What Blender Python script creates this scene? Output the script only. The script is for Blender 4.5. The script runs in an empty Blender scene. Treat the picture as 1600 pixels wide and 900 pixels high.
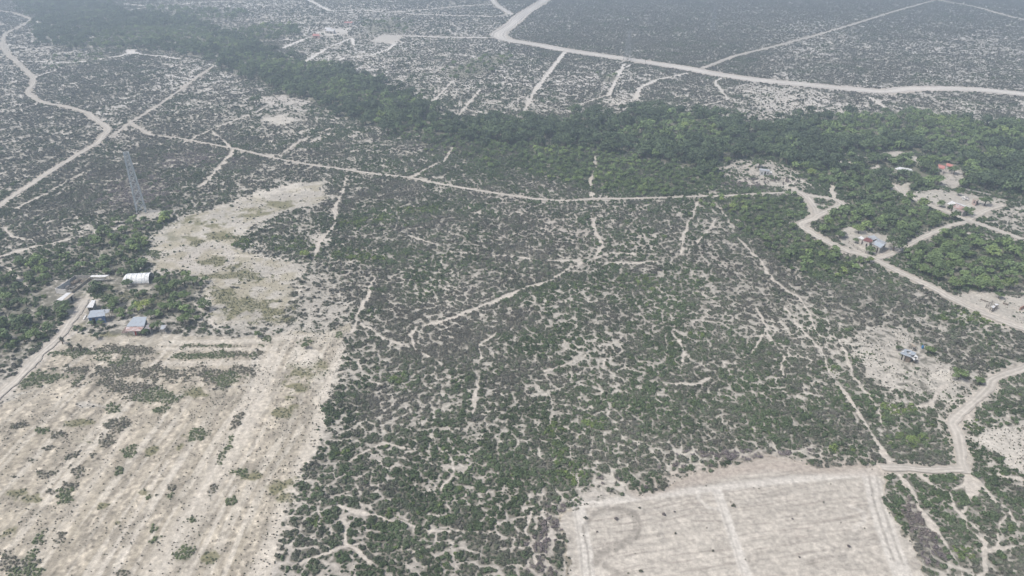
import bpy, bmesh, math, random
import numpy as np
R = math.radians
random.seed(7); RNG = np.random.default_rng(11)
sc = bpy.context.scene
C = sc.collection

# ------------------------------------------------------------------ camera, sky, sun, exposure
H = 120.0; PITCH = R(28.0); F = 1081.0
cam = bpy.data.cameras.new('camera'); camo = bpy.data.objects.new('camera', cam); C.objects.link(camo)
cam.sensor_width = 36.0; cam.lens = 36.0 * F / 1600.0
cam.clip_start = 0.5; cam.clip_end = 30000
camo.location = (0, 0, H); camo.rotation_euler = (R(90) - PITCH, 0, 0)
sc.camera = camo

SUN_EL, SUN_AZ = R(56), R(-112)         # azimuth from +Y towards +X; the veiled sun stands to the left and a little behind the viewer
w = bpy.data.worlds.new('World'); sc.world = w; w.use_nodes = True
nt = w.node_tree; bg = nt.nodes['Background']
sky = nt.nodes.new('ShaderNodeTexSky'); sky.sky_type = 'NISHITA'; sky.sun_disc = False
sky.sun_elevation = SUN_EL; sky.sun_rotation = SUN_AZ; sky.air_density = 1.0; sky.dust_density = 6.0; sky.ozone_density = 1.0
nt.links.new(sky.outputs[0], bg.inputs[0]); bg.inputs[1].default_value = 0.10
sl = bpy.data.lights.new('sun', 'SUN'); sl.energy = 2.0; sl.angle = R(10); sl.color = (1.0, .975, .93)
so = bpy.data.objects.new('sun', sl); C.objects.link(so)
so.rotation_euler = (R(90) - SUN_EL, 0, -SUN_AZ + R(180))
sc.view_settings.view_transform = 'Standard'; sc.view_settings.look = 'None'
sc.view_settings.gamma = 1.0; sc.view_settings.use_curve_mapping = False
sc.view_settings.exposure = 0.60
sc.cycles.max_bounces = 6; sc.cycles.diffuse_bounces = 2; sc.cycles.glossy_bounces = 1
sc.cycles.transmission_bounces = 1; sc.cycles.volume_bounces = 0
sc.cycles.use_denoising = True; sc.cycles.denoiser = 'OPENIMAGEDENOISE'; sc.cycles.denoising_prefilter = 'ACCURATE'

CP, SP = math.cos(PITCH), math.sin(PITCH)
def at(px, py, z=0.0):
    """the point of the plane z seen at a place of the photograph (camera is at the origin's zenith, looking along +Y)"""
    u = (px - 800.0) / F; v = (450.0 - py) / F
    dx, dy, dz = u, CP + v * SP, -SP + v * CP
    t = (z - H) / dz
    return (dx * t, dy * t)
def atv(px, py, z=0.0):
    x, y = at(px, py, z); return (x, y, z)
def proj(x, y, z=0.0):
    dz = z - H
    zc = y * CP - dz * SP; yc = y * SP + dz * CP
    zc = np.maximum(zc, 1.0)
    return 800.0 + F * x / zc, 450.0 - F * yc / zc

# ------------------------------------------------------------------ noise
def _hash(ix, iy, s):
    h = (ix.astype(np.int64) * 374761393 + iy.astype(np.int64) * 668265263 + s * 974711) & 0xffffffff
    h = ((h ^ (h >> 13)) * 1274126177) & 0xffffffff
    h = h ^ (h >> 16)
    return (h & 0xffffff) / float(0x1000000)
def vnoise(x, y, s=0):
    ix = np.floor(x); iy = np.floor(y); fx = x - ix; fy = y - iy
    fx = fx * fx * (3 - 2 * fx); fy = fy * fy * (3 - 2 * fy)
    a = _hash(ix, iy, s); b = _hash(ix + 1, iy, s); c = _hash(ix, iy + 1, s); d = _hash(ix + 1, iy + 1, s)
    return (a + (b - a) * fx) * (1 - fy) + (c + (d - c) * fx) * fy
def fbm(x, y, s=0, o=4):
    t = 0; a = .5; n = 0
    for i in range(o):
        t = t + a * vnoise(x, y, s + i * 17); n += a; a *= .5; x = x * 2.03 + 5.1; y = y * 2.03 - 3.7
    return t / n
def cracks(x, y, cell, s=0):
    """distance in metres to the nearest border of an irregular cell network"""
    X = x / cell; Y = y / cell; ix = np.floor(X); iy = np.floor(Y)
    f1 = np.full(X.shape, 9.0); f2 = np.full(X.shape, 9.0)
    for dx in (-1, 0, 1):
        for dy in (-1, 0, 1):
            gx = ix + dx; gy = iy + dy
            px = gx + _hash(gx, gy, s); py = gy + _hash(gx, gy, s + 91)
            d = np.hypot(px - X, py - Y)
            n1 = np.minimum(f1, d); f2 = np.minimum(f2, np.maximum(f1, d)); f1 = n1
    return (f2 - f1) * cell * .5
def sstep(a, b, x):
    t = np.clip((x - a) / (b - a), 0, 1); return t * t * (3 - 2 * t)
def poly_sd(pts, x, y, margin):
    """signed distance in metres to a ground polygon (inside positive), computed only near it"""
    P = np.array([at(*p) for p in pts]); out = np.full(x.shape, -1e3)
    m = (x > P[:, 0].min() - margin) & (x < P[:, 0].max() + margin) & (y > P[:, 1].min() - margin) & (y < P[:, 1].max() + margin)
    if not m.any(): return out
    X = x[m]; Y = y[m]; d = np.full(X.shape, 1e9); ins = np.zeros(X.shape, bool)
    for i in range(len(P)):
        a = P[i]; b = P[(i + 1) % len(P)]; ab = b - a
        t = np.clip(((X - a[0]) * ab[0] + (Y - a[1]) * ab[1]) / (ab @ ab + 1e-9), 0, 1)
        d = np.minimum(d, np.hypot(X - a[0] - t * ab[0], Y - a[1] - t * ab[1]))
        c = ((a[1] > Y) != (b[1] > Y)) & (X < (b[0] - a[0]) * (Y - a[1]) / (b[1] - a[1] + 1e-12) + a[0])
        ins ^= c
    out[m] = np.where(ins, d, -d); return out
def line_d(pts, x, y, margin):
    P = np.array([at(*p) for p in pts]); out = np.full(x.shape, 1e3)
    m = (x > P[:, 0].min() - margin) & (x < P[:, 0].max() + margin) & (y > P[:, 1].min() - margin) & (y < P[:, 1].max() + margin)
    if not m.any(): return out
    X = x[m]; Y = y[m]; d = np.full(X.shape, 1e9)
    for i in range(len(P) - 1):
        a = P[i]; b = P[i + 1]; ab = b - a
        t = np.clip(((X - a[0]) * ab[0] + (Y - a[1]) * ab[1]) / (ab @ ab + 1e-9), 0, 1)
        d = np.minimum(d, np.hypot(X - a[0] - t * ab[0], Y - a[1] - t * ab[1]))
    out[m] = d; return out

# ------------------------------------------------------------------ the survey: where things lie (photo places, turned into ground metres by at())
# roads that are laid as their own ribbons: name, width in metres, label-free course
ROADS = [
 ('dirt_road', 19, [(885,-22),(860,-5),(820,20),(793,43),(778,54),(790,62),(840,70),(882,78),(975,92),(1075,107),(1125,117),(1200,127),(1275,134),(1350,141),(1385,143),(1437,138),(1525,140),(1600,147),(1700,158)]),
 ('dirt_road', 4.0, [(-20,14),(22,20),(50,31),(32,41),(10,52),(6,58),(3,71),(10,82),(25,96),(40,110),(52,122),(51,132),(43,144),(57,156),(75,162),(105,167),(135,176),(155,190),(170,201),(162,212),(150,225),(120,242),(82,266),(45,290),(15,310),(0,321),(-60,352)]),
 ('dirt_road', 2.4, [(332,104),(250,163),(203,192),(178,211)]),
 ('dirt_road', 2.3, [(203,192),(217,200),(237,211),(270,215),(300,220),(365,232),(400,240),(437,249),(475,256),(540,265),(587,272),(637,277),(675,285),(725,294),(775,302),(837,311),(887,314),(925,311),(1000,310),(1087,307),(1137,306),(1200,302),(1238,301)]),
 ('dirt_road', 4.6, [(1238,296),(1260,307),(1277,337),(1252,350),(1270,365),(1297,380),(1325,392),(1360,402),(1395,420),(1430,437),(1462,452),(1487,466),(1512,478),(1550,495),(1600,514),(1680,540)]),
 ('dirt_road', 4.0, [(1277,337),(1308,323),(1315,317),(1300,311),(1262,305)]),
 ('dirt_road', 4.2, [(1400,290),(1412,302),(1437,315),(1470,327),(1502,340),(1520,347),(1550,357),(1600,375),(1700,410)]),
 ('dirt_road', 4.5, [(1514,343),(1537,330),(1565,320)]),
 ('dirt_road', 3.2, [(1512,347),(1487,352),(1462,362),(1425,380),(1390,397),(1372,404)]),
 ('dirt_road', 3.1, [(1680,540),(1600,575),(1552,592),(1545,605),(1525,625),(1500,647),(1488,662),(1495,675),(1500,695),(1504,725),(1511,740)]),
 ('dirt_road', 2.8, [(1376,730),(1420,732),(1450,735),(1504,733)]),
 ('dirt_road', 3.6, [(135,468),(128,478),(112,500),(95,525),(60,557),(30,590),(5,612),(-40,655)]),
 ('dirt_road', 9.5, [(760,59),(690,58),(630,56)]),
 ('dirt_road', 5.0, [(1097,107),(1150,87),(1200,75),(1262,59),(1330,39),(1400,17),(1462,0),(1500,-12)]),
 ('dirt_road', 7.0, [(1440,-8),(1467,0),(1525,11),(1575,25),(1600,31),(1700,58)]),
 ('dirt_road', 8.5, [(517,17),(560,16),(620,19),(675,14),(725,9),(775,7)]),
 ('dirt_road', 8.5, [(620,21),(700,24),(775,26),(797,22),(775,7),(765,-8)]),
]
# footpaths and livestock trails: bare ground kept free of bushes
TRAILS = [
 (2.6,[(1511,740),(1517,752),(1519,775)]),
 (2.2,[(50,31),(75,40),(95,51)]),(3,[(25,96),(60,96),(110,98),(150,93),(195,86),(205,80),(220,85),(250,87),(280,92)]),(2.4,[(52,121),(88,109)]),
 (3,[(365,235),(325,280),(312,291)]),(2.6,[(290,222),(330,202),(400,175),(425,160)]),(2.6,[(437,243),(465,222),(515,201)]),(2.0,[(330,205),(355,225),(365,235)]),
 (5,[(477,-3),(515,17)]),(4,[(430,37),(500,36),(550,35)]),(5,[(192,6),(237,10),(312,4),(400,1)]),(4,[(187,19),(237,10)]),
 (3.5,[(442,75),(480,59)]),(3,[(472,99),(512,75),(550,59),(552,70)]),(3,[(517,100),(537,91),(580,86),(607,77),(617,69)]),(3,[(436,96),(452,86)]),
 (2.5,[(675,160),(707,127)]),(3,[(712,185),(750,140)]),(4,[(882,82),(852,120),(832,147),(817,180)]),(3,[(895,167),(945,150)]),(2.5,[(950,120),(985,101)]),(3,[(950,150),(965,120),(975,100)]),
 (4,[(992,155),(1000,137),(1025,125),(1072,115)]),(3,[(1085,182),(1102,164),(1137,156),(1132,147),(1117,129),(1125,122)]),(3.5,[(1385,170),(1360,152)]),(3,[(800,155),(832,150)]),
 (2.6,[(1302,310),(1300,291)]),(2.4,[(1495,360),(1550,375),(1575,380)]),
 (1.1,[(1102,290),(1112,310),(1130,332),(1147,362),(1162,380),(1190,410),(1200,430),(1225,450),(1250,465),(1262,485),(1275,515),(1287,555),(1292,572),(1307,600),(1330,627),(1347,655),(1360,675),(1375,700),(1387,722)]),
 (.9,[(1302,520),(1322,555),(1332,587),(1355,617),(1377,647),(1379,675)]),(1.2,[(1225,480),(1250,510),(1282,545)]),(1.2,[(1480,600),(1455,630),(1400,640)]),
 (1.3,[(1400,735),(1425,767),(1437,795),(1460,825),(1482,855),(1500,887),(1505,910)]),(1.4,[(1440,742),(1462,760),(1487,772),(1492,792),(1515,825),(1537,845),(1542,870),(1532,905)]),
 (1.2,[(1487,767),(1510,755)]),(1.2,[(1519,775),(1505,800)]),(1.3,[(1525,747),(1555,782),(1575,795),(1585,817)]),(1.2,[(1570,805),(1560,820),(1560,850)]),(1.2,[(1545,860),(1600,850)]),(1.3,[(1560,740),(1600,750)]),
 (2.0,[(640,522),(652,510),(695,500),(725,490),(775,469),(800,457),(827,447),(855,440),(875,427),(910,410),(930,402),(942,385),(930,360),(925,340)]),
 (1.5,[(632,365),(675,380),(712,394),(750,397),(800,400),(850,406),(907,407)]),(1.7,[(930,402),(960,395),(1000,397),(1045,397)]),(1.8,[(935,410),(1000,411),(1032,409)]),
 (1.7,[(1065,397),(1067,372),(1075,352),(1082,337),(1090,315)]),(2.0,[(925,307),(922,282),(930,265),(930,245)]),(2.6,[(695,250),(670,262),(640,277)]),(1.8,[(695,250),(707,230)]),
 (2.4,[(542,275),(538,295),(522,325),(525,350),(500,375),(492,400)]),(1.5,[(566,470),(562,487),(548,520)]),(1.4,[(585,430),(570,470)]),
 (2.6,[(0,400),(37,390),(70,382),(100,375),(132,367),(175,358),(205,345)]),(2,[(160,257),(112,279),(75,300),(25,325)]),(2,[(65,347),(125,340)]),(2,[(5,355),(20,370),(50,375)]),(2,[(10,418),(42,447)]),
 (1.1,[(640,522),(650,545),(690,570)]),(1.1,[(560,500),(600,530),(650,545)]),(1.2,[(775,520),(748,540),(755,560)]),(1.0,[(640,700),(600,690),(545,720)]),(1.2,[(530,790),(560,800),(590,805),(640,820),(700,830)]),(1.1,[(700,710),(710,735),(690,765)]),
 (1.2,[(538,810),(540,850),(580,880)]),(1.2,[(470,880),(520,860),(560,850)]),(1.1,[(1180,480),(1200,510),(1180,545),(1165,560)]),(1.2,[(1110,590),(1095,600),(1040,600)]),(1.0,[(1060,530),(1070,555),(1065,565)]),
 (1.1,[(830,800),(820,830),(840,880)]),(1.0,[(1200,520),(1225,560),(1220,590)]),(1.1,[(945,560),(940,575)]),(1.2,[(850,580),(880,570),(915,555)]),(1.1,[(1060,470),(1090,455),(1110,465)]),(1.0,[(740,560),(745,600),(740,650)]),(1.0,[(560,560),(565,590),(600,600)]),
 (1.5,[(300,470),(325,495),(335,510)]),(1.1,[(1120,340),(1090,380)]),(1.2,[(560,370),(620,360),(660,355)]),
]
# shrub cover 0..9 on a 50-pixel raster of the ground plan
CG = ["77887555455566668888888888888888","54678658744455557888888865677666","57776455886544454555677756766667","67756654346886545564665333455555",
      "66666776665457788999999999999999","57788777656777888888887338976799","78877643357888887777768996899845","77787336777788888777755799688776",
      "68766632256788889878876767778896","87455642245899999888686556778655","86333222334777888888887667636667","43343333111788888777787777664447",
      "11111111116888877778887877776568","11111111118888777887888888888853","11111111178888888877773333388777","11111111178888888811111111177778",
      "11111111278877788811111111177778","11111111166556677811111111188877"]
TG = ["1333332211111111","2223554432222222","2333345667788888","3445354344567777","6664333344545666","5543443444555555","3333444555667656","2222545566555566","2222455544335566"]
CA = np.array([[int(c) for c in r[:32].ljust(32, r[-1])] for r in CG], float) / 9
TA = np.array([[int(c) for c in r] for r in TG], float) / 9
def bil(A, px, py, cell):
    fx = np.clip(px / cell - .5, 0, A.shape[1] - 1.001); fy = np.clip(py / cell - .5, 0, A.shape[0] - 1.001)
    ix = fx.astype(int); iy = fy.astype(int); fx = fx - ix; fy = fy - iy
    return (A[iy, ix] * (1 - fx) + A[iy, ix + 1] * fx) * (1 - fy) + (A[iy + 1, ix] * (1 - fx) + A[iy + 1, ix + 1] * fx) * fy

# sparse / bare parcels: polygon, shrub cover, edge softness (m), paleness of the soil
BARE = [
 ([(868,800),(920,786),(960,775),(1030,766),(1060,748),(1130,728),(1195,712),(1240,722),(1300,727),(1392,728),(1380,745),(1385,775),(1400,815),(1430,860),(1448,900),(1470,960),(890,960),(888,900),(880,850)],0.0,2.0,1.0),
 ([(-260,680),(-60,640),(0,632),(60,606),(110,628),(200,640),(300,610),(392,600),(405,530),(450,512),(500,520),(548,505),(541,545),(528,580),(512,625),(495,695),(467,757),(447,825),(425,890),(395,990),(-300,990)],0.0,2.5,.9),
 ([(60,560),(120,520),(190,520),(400,525),(450,512),(405,530),(392,600),(300,612),(200,640),(110,628),(60,606),(20,615)],0.02,2.5,.9),
 ([(240,362),(290,337),(350,318),(400,300),(470,283),(505,282),(514,312),(470,325),(430,335),(400,352),(362,385),(400,397),(484,411),(470,450),(452,492),(440,512),(325,508),(312,470),(318,440),(285,425),(235,425),(228,400)],0.10,5,.85),
 ([(1326,520),(1370,508),(1415,514),(1422,530),(1455,556),(1500,586),(1545,600),(1520,628),(1490,640),(1440,618),(1385,606),(1346,582),(1336,545)],.16,3,.8),
 ([(1455,640),(1490,600),(1540,585),(1575,575),(1560,600),(1530,640),(1505,660),(1475,655)],.35,3,.6),
 ([(1508,680),(1560,668),(1600,655),(1700,640),(1700,800),(1600,745),(1560,712),(1530,698)],.1,2.5,.9),
 ([(1480,462),(1535,455),(1600,466),(1690,480),(1690,540),(1600,516),(1548,492)],.05,2,.7),
 ([(1110,262),(1150,250),(1200,248),(1258,272),(1264,292),(1240,303),(1200,292),(1160,285),(1128,272)],.30,5,1.0),
 ([(1413,302),(1470,294),(1512,300),(1566,312),(1560,320),(1528,332),(1503,337),(1470,325),(1440,313)],.12,4,.8),
 ([(1530,345),(1570,325),(1600,320),(1700,330),(1700,400),(1600,370)],.3,3,.6),
 ([(1322,350),(1345,360),(1392,368),(1392,392),(1380,402),(1340,394),(1312,380),(1308,365)],.05,2,.7),
 ([(1288,243),(1312,250),(1347,256),(1347,263),(1310,256)],.02,2,.6),([(1360,243),(1400,234),(1428,243),(1448,250),(1440,256),(1405,246),(1370,250)],.02,2,.7),
 ([(1362,262),(1372,258),(1382,272),(1378,282),(1366,276)],.0,1.5,1.0),([(1385,292),(1420,285),(1424,298),(1405,305)],.05,2,.7),
 ([(1462,265),(1500,262),(1512,285),(1490,296),(1470,290)],.15,2,.6),
 ([(195,78),(212,76),(216,84),(196,86)],.0,4,.9),([(575,66),(595,54),(632,55),(617,69),(597,67)],.0,4,.9),
 ([(495,52),(520,44),(550,44),(545,52),(515,57)],.05,4,.8),([(400,182),(440,178),(470,186),(450,196),(410,190)],.05,6,1.1),
 ([(385,150),(440,148),(485,158),(470,172),(420,166)],.25,8,.8),
 ([(203,345),(222,325),(245,325),(262,334),(240,342)],.12,3,.7),([(480,368),(515,358),(512,376),(495,388)],.1,3,.9),
 ([(945,158),(970,140),(995,142),(990,160),(980,172),(962,170)],.35,10,.7),([(1150,135),(1180,132),(1300,145),(1290,165),(1240,180),(1180,170)],.3,10,.9),
 ([(455,440),(500,420),(560,470),(558,500),(500,520),(448,505)],.45,6,.8),
 ([(1455,580),(1478,572),(1492,592),(1482,604),(1460,594)],.0,1.5,1.1),
]
# woods: polygon, tree spacing, tree crown radius, density
WOODS = [
 ('river wood', [(20,-14),(100,2),(170,8),(200,22),(260,25),(310,35),(350,50),(380,60),(400,68),(430,85),(470,97),(500,100),(540,110),(590,130),(640,150),(670,165),(690,182),(730,190),(760,182),(800,187),(850,192),(890,195),(905,180),(960,182),(980,170),(1040,172),(1100,182),(1150,190),(1200,192),(1260,182),(1320,180),(1400,175),(1450,180),(1500,190),(1540,195),(1600,195),(1800,190),
   (1800,330),(1600,312),(1565,312),(1520,296),(1490,285),(1510,262),(1470,250),(1430,238),(1360,237),(1320,240),(1290,243),(1310,256),(1350,262),(1360,282),(1300,276),(1262,272),(1205,248),(1150,246),(1112,255),(1120,275),(1085,268),(1030,252),(960,238),(850,232),(760,222),(680,212),(620,208),(560,190),(480,160),(420,136),(370,118),(330,98),(280,86),(200,76),(130,80),(70,72),(45,60),(60,40),(30,20)], 5.4, 3.3, .96),
 ('thicket', [(600,208),(760,220),(850,230),(960,236),(1030,250),(1085,266),(1112,262),(1130,285),(1112,302),(1000,303),(930,292),(850,275),(760,255),(690,236)], 3.0, 1.5, .62),
 ('roadside thicket', [(1112,308),(1238,306),(1270,338),(1248,350),(1290,384),(1345,408),(1320,428),(1260,425),(1215,405),(1175,372),(1148,340)], 3.0, 1.5, .6),
 ('settlement wood', [(1265,275),(1300,276),(1362,284),(1400,297),(1440,322),(1500,347),(1480,353),(1420,378),(1400,372),(1385,360),(1345,348),(1322,348),(1300,362),(1288,350),(1322,325),(1318,300)], 4.2, 2.4, .93),
 ('roadside wood', [(1395,404),(1425,384),(1480,362),(1540,378),(1600,388),(1700,420),(1700,460),(1600,450),(1560,455),(1500,452),(1440,430)], 4.4, 2.5, .92),
 ('homestead grove', [(-60,440),(0,425),(60,410),(110,392),(150,370),(200,350),(238,336),(255,348),(225,388),(208,418),(180,425),(110,425),(85,440),(85,470),(110,480),(90,512),(60,545),(20,570),(-80,590)], 3.9, 2.15, .85),
 ('homestead yard', [(235,430),(285,425),(318,440),(310,470),(325,508),(290,512),(270,500),(235,492),(180,488),(172,470),(150,462),(118,462),(120,445),(180,448),(240,446)], 4.2, 2.0, .6),
 ('settlement garden', [(1270,238),(1340,246),(1400,240),(1450,248),(1520,262),(1515,298),(1470,296),(1425,292),(1385,292),(1350,280),(1290,272)], 4.6, 2.9, .8),
 ('outlying wood', [(370,50),(400,44),(455,38),(475,50),(440,62),(400,68)], 7.5, 4.0, .6),
 ('outlying wood', [(560,32),(620,27),(645,38),(640,52),(575,52)], 8.5, 2.6, .45),
 ('outlying wood', [(690,112),(735,92),(790,84),(805,95),(765,112),(715,126)], 6.5, 2.3, .5),
 ('outlying wood', [(225,12),(300,14),(385,20),(380,30),(300,33),(235,24)], 8.5, 4.0, .6),
 ('outlying wood', [(930,118),(960,112),(975,124),(945,130)], 7, 2.6, .4),
 ('outlying wood', [(60,98),(100,88),(180,84),(170,94),(90,108)], 7, 2.2, .4),
]
PATCH = [ (165,452,26,9,'o'),(150,460,16,6,'g'),(200,462,30,8,'o'),(100,505,26,8,'o'),(175,520,30,6,'o'),(165,445,14,6,'g'),(240,470,26,8,'o'), # x, y, rx, ry, kind: o = dry olive grass, g = green weeds, d = grey weeds, w = bare chalky soil
 (330,410,22,9,'o'),(375,430,40,14,'o'),(350,460,24,14,'o'),(400,478,50,16,'o'),(430,500,30,8,'o'),(300,375,18,8,'o'),(345,370,30,9,'o'),(390,335,30,7,'o'),(300,345,28,7,'o'),(270,372,18,8,'g'),(440,318,30,6,'o'),(325,352,24,6,'o'),
 (200,548,70,7,'d'),(130,553,50,6,'g'),(165,560,30,7,'g'),(320,555,60,5,'g'),(370,553,40,5,'d'),(330,540,60,3,'g'),(215,580,75,16,'d'),(180,598,45,14,'d'),(110,578,32,6,'d'),(75,588,40,9,'g'),(45,598,22,7,'g'),(210,608,35,14,'d'),(330,590,42,14,'d'),(375,577,26,9,'d'),(255,620,32,12,'g'),(300,610,22,9,'o'),(355,592,28,10,'g'),(250,640,16,8,'g'),
 (190,660,16,14,'d'),(165,690,14,10,'d'),(178,640,12,9,'g'),(140,710,22,6,'d'),(120,735,14,9,'d'),(108,760,13,10,'d'),(98,775,14,12,'g'),(85,800,9,9,'d'),(60,845,12,12,'g'),(45,865,14,12,'g'),(20,880,28,14,'d'),(30,900,25,12,'g'),
 (125,688,14,6,'g'),(95,680,12,5,'d'),(60,672,14,6,'g'),(30,665,16,6,'d'),(70,740,12,5,'d'),(50,720,10,5,'d'),(205,700,12,12,'g'),(185,736,8,7,'g'),(240,700,10,8,'o'),(222,770,18,9,'o'),(232,775,10,6,'g'),(163,787,12,5,'o'),(265,778,10,8,'g'),(268,762,5,5,'d'),(183,815,14,8,'o'),(300,812,10,11,'g'),(240,842,8,9,'g'),(240,825,7,5,'g'),(310,680,14,8,'g'),(305,672,10,6,'g'),(285,680,10,5,'o'),
 (345,715,7,18,'g'),(360,690,8,16,'g'),(370,660,7,14,'d'),(330,765,8,10,'d'),(375,738,16,9,'g'),(395,745,18,8,'o'),(430,760,34,14,'o'),(450,775,18,9,'o'),(365,780,10,8,'g'),(288,865,10,10,'g'),(330,870,12,9,'o'),(280,700,8,6,'o'),(480,580,26,12,'o'),(460,600,22,14,'o'),(500,570,18,8,'o'),(440,640,18,10,'o'),
 (135,690,10,4,'o'),(20,770,20,7,'o'),(50,780,22,8,'o'),(15,830,14,9,'o'),(80,770,10,5,'d'),(200,895,16,8,'d'),(120,660,16,5,'o'),(80,700,16,5,'d'),(95,840,9,8,'d'),(25,745,14,5,'d'),
 (480,535,14,6,'g'),(420,530,8,5,'g'),(530,520,8,5,'g'),(240,395,14,7,'g'),(285,545,6,4,'g'),(265,535,5,3,'g'),
 (425,188,24,5,'w'),(445,183,18,4,'w'),(300,178,26,5,'w'),(285,185,20,5,'w'),(265,150,20,6,'w'),(330,175,30,6,'w'),(960,155,24,8,'w'),(1470,585,18,10,'w'),(1375,268,8,7,'w'),(1240,290,18,8,'w'),(420,300,30,8,'w'),(460,295,26,8,'w'),(480,560,20,22,'w'),(500,600,14,22,'w'),(1330,210,12,4,'w'),
 (430,380,60,12,'G'),(600,345,60,10,'G'),(1010,440,40,10,'G'),(870,700,14,40,'G'),(900,740,14,30,'G'),(620,590,22,10,'G'),(640,605,14,8,'G'),(655,330,30,6,'G'),(475,380,12,8,'G'),(560,400,50,8,'G'),(1090,525,14,8,'G'),(930,660,16,12,'G'),(610,810,12,12,'G'),(460,815,16,14,'G'),(490,815,20,12,'G'),(1300,705,14,8,'G'),(1345,705,14,8,'G'),(1400,690,40,12,'G'),(1440,685,20,8,'G'),(1510,860,30,14,'G'),(1565,870,22,10,'G'),(1410,640,30,12,'G'),(1530,495,40,12,'G'),(1340,560,24,10,'G'),(1300,575,20,14,'G'),(1500,665,40,10,'G'),(890,590,18,8,'G'),
 (850,860,20,34,'V'),(860,820,14,22,'V'),(1150,712,70,10,'V'),(1090,728,36,8,'V'),(1230,708,40,8,'V'),(945,752,22,10,'V'),(1450,850,22,40,'V'),(1430,800,16,30,'V'),(1425,820,14,22,'V'),(1190,285,60,6,'V'),(870,790,16,10,'V'),(205,300,60,26,'V'),(300,250,50,14,'V'),
]

def _raw():
    rg = np.random.default_rng(5); x = rg.random(60000) * 900; y = rg.random(60000) * 900
    ux = x + (fbm(x / 7, y / 7, 61, 3) - .5) * 6; uy = y + (fbm(x / 7, y / 7, 62, 3) - .5) * 6
    s0 = np.minimum(cracks(ux, uy, 3.9, 5), cracks(ux * 1.03, uy, 2.1, 8) + .32) + (fbm(x / 5.5, y / 5.5, 72, 3) - .5) * .8 + (fbm(x / 2.6 + 40, y / 2.6, 73, 2) - .5) * .6
    q = np.linspace(0, 1, 101); return q, np.quantile(s0, q)
QP, QV = _raw()
def fields(x, y):
    px, py = proj(x, y)
    r = np.hypot(x, y)
    far = sstep(420, 900, r)
    c = bil(CA, px, py, 50.0); t = bil(TA, px, py, 100.0)
    c = c ** (.5 + .42 * far)
    wob = (fbm(x / 7, y / 7, 3) - .5) * 5 + (fbm(x / 1.6, y / 1.6, 4, 2) - .5) * 1.6
    pale = np.zeros(x.shape); field = np.zeros(x.shape)
    for i, (pts, cv, soft, pl) in enumerate(BARE):
        sd = poly_sd(pts, x, y, 12) + wob * (.4 + .13 * soft)
        m = sstep(-soft * .35, soft * .65, sd)
        c = c * (1 - m) + cv * m; pale = np.maximum(pale, m * pl)
        if i < 4: field = np.maximum(field, m * (1 if i else 2))
    out = dict(px=px, py=py, r=r, far=far, c=c, t=t, pale=pale, field=field)
    for k in 'ogdwGV': out[k] = np.zeros(x.shape)
    wp = (fbm(x / 4, y / 4, 23) - .5) * 2.6 + (fbm(x / 1.1, y / 1.1, 24, 2) - .5) * 1.0
    for (cx, cy, rx, ry, k) in PATCH:
        sl = -.8 if (k in 'ogd' and cx < 520 and cy > 620) else 0      # ploughing direction of the big field
        X = px - cx; Y = py - cy
        X = X - sl * Y * .55 if sl else X
        m = (np.abs(X) < rx * 2) & (np.abs(Y) < ry * 2)
        if not m.any(): continue
        d = 1 - np.hypot(X[m] / rx, Y[m] / ry) + wp[m]
        v = out[k][m]; out[k][m] = np.maximum(v, sstep(-.12, .45, d))
    tr = np.full(x.shape, -9.0)
    wn = (-.25 + 1.9 * fbm(x / 5, y / 5, 41, 2)) * (1 - far) + far * (.9 + .9 * fbm(x / 14, y / 14, 42, 2))
    wx = x + (vnoise(x / 3.1, y / 3.1, 51) - .5) * 1.2; wy = y + (vnoise(x / 3.1, y / 3.1, 52) - .5) * 1.2
    for wd, pts in TRAILS:
        d = line_d(pts, wx, wy, 12)
        tr = np.maximum(tr, wd * .5 * wn - d)
    out['trail'] = tr
    rd = np.full(x.shape, -99.0)
    for nm, wd, pts in ROADS:
        d = line_d(pts, x, y, 30); rd = np.maximum(rd, wd * .5 - d)
    out['road'] = rd
    # gaps between the bush islands
    ux = x + (fbm(x / 7, y / 7, 61, 3) - .5) * 6; uy = y + (fbm(x / 7, y / 7, 62, 3) - .5) * 6
    k1 = cracks(ux, uy, 3.9, 5); k2 = cracks(ux * 1.03, uy, 2.1, 8)
    n1 = fbm(x / 26, y / 26, 71, 3); n2 = fbm(x / 5.5, y / 5.5, 72, 3)
    n3 = fbm(x / 2.6 + 40, y / 2.6, 73, 2)
    s0 = np.minimum(k1, k2 + .32) + (n2 - .5) * .8 + (n3 - .5) * .6
    cover = np.clip(out['c'] + .02 + .07 * sstep(.5, .75, t) + (n1 - .5) * .38 * sstep(0, .3, out['c']) * (1.2 - out['c'] * .5), 0, .975)
    isl = s0 - np.interp(1 - cover, QP, QV)
    vn = fbm(x / 13 + 7, y / 13, 75, 2) + .35 * (n3 - .5) + .22 * (.85 - out['c'])
    vein = .34 * sstep(.28, .50, vn) * (1 - .85 * sstep(230, 520, r)) * (1 - .5 * sstep(.45, .7, t)) * (.6 + 1.1 * (n3 - .1))
    isl = np.minimum(isl, k1 - vein + .16 + .5 * (vnoise(x / .8, y / .8, 77) - .5))
    isl = np.where(out['c'] < .06, -2, isl)
    out['isl'] = isl; out['n1'] = n1; out['n2'] = n2
    return out

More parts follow.
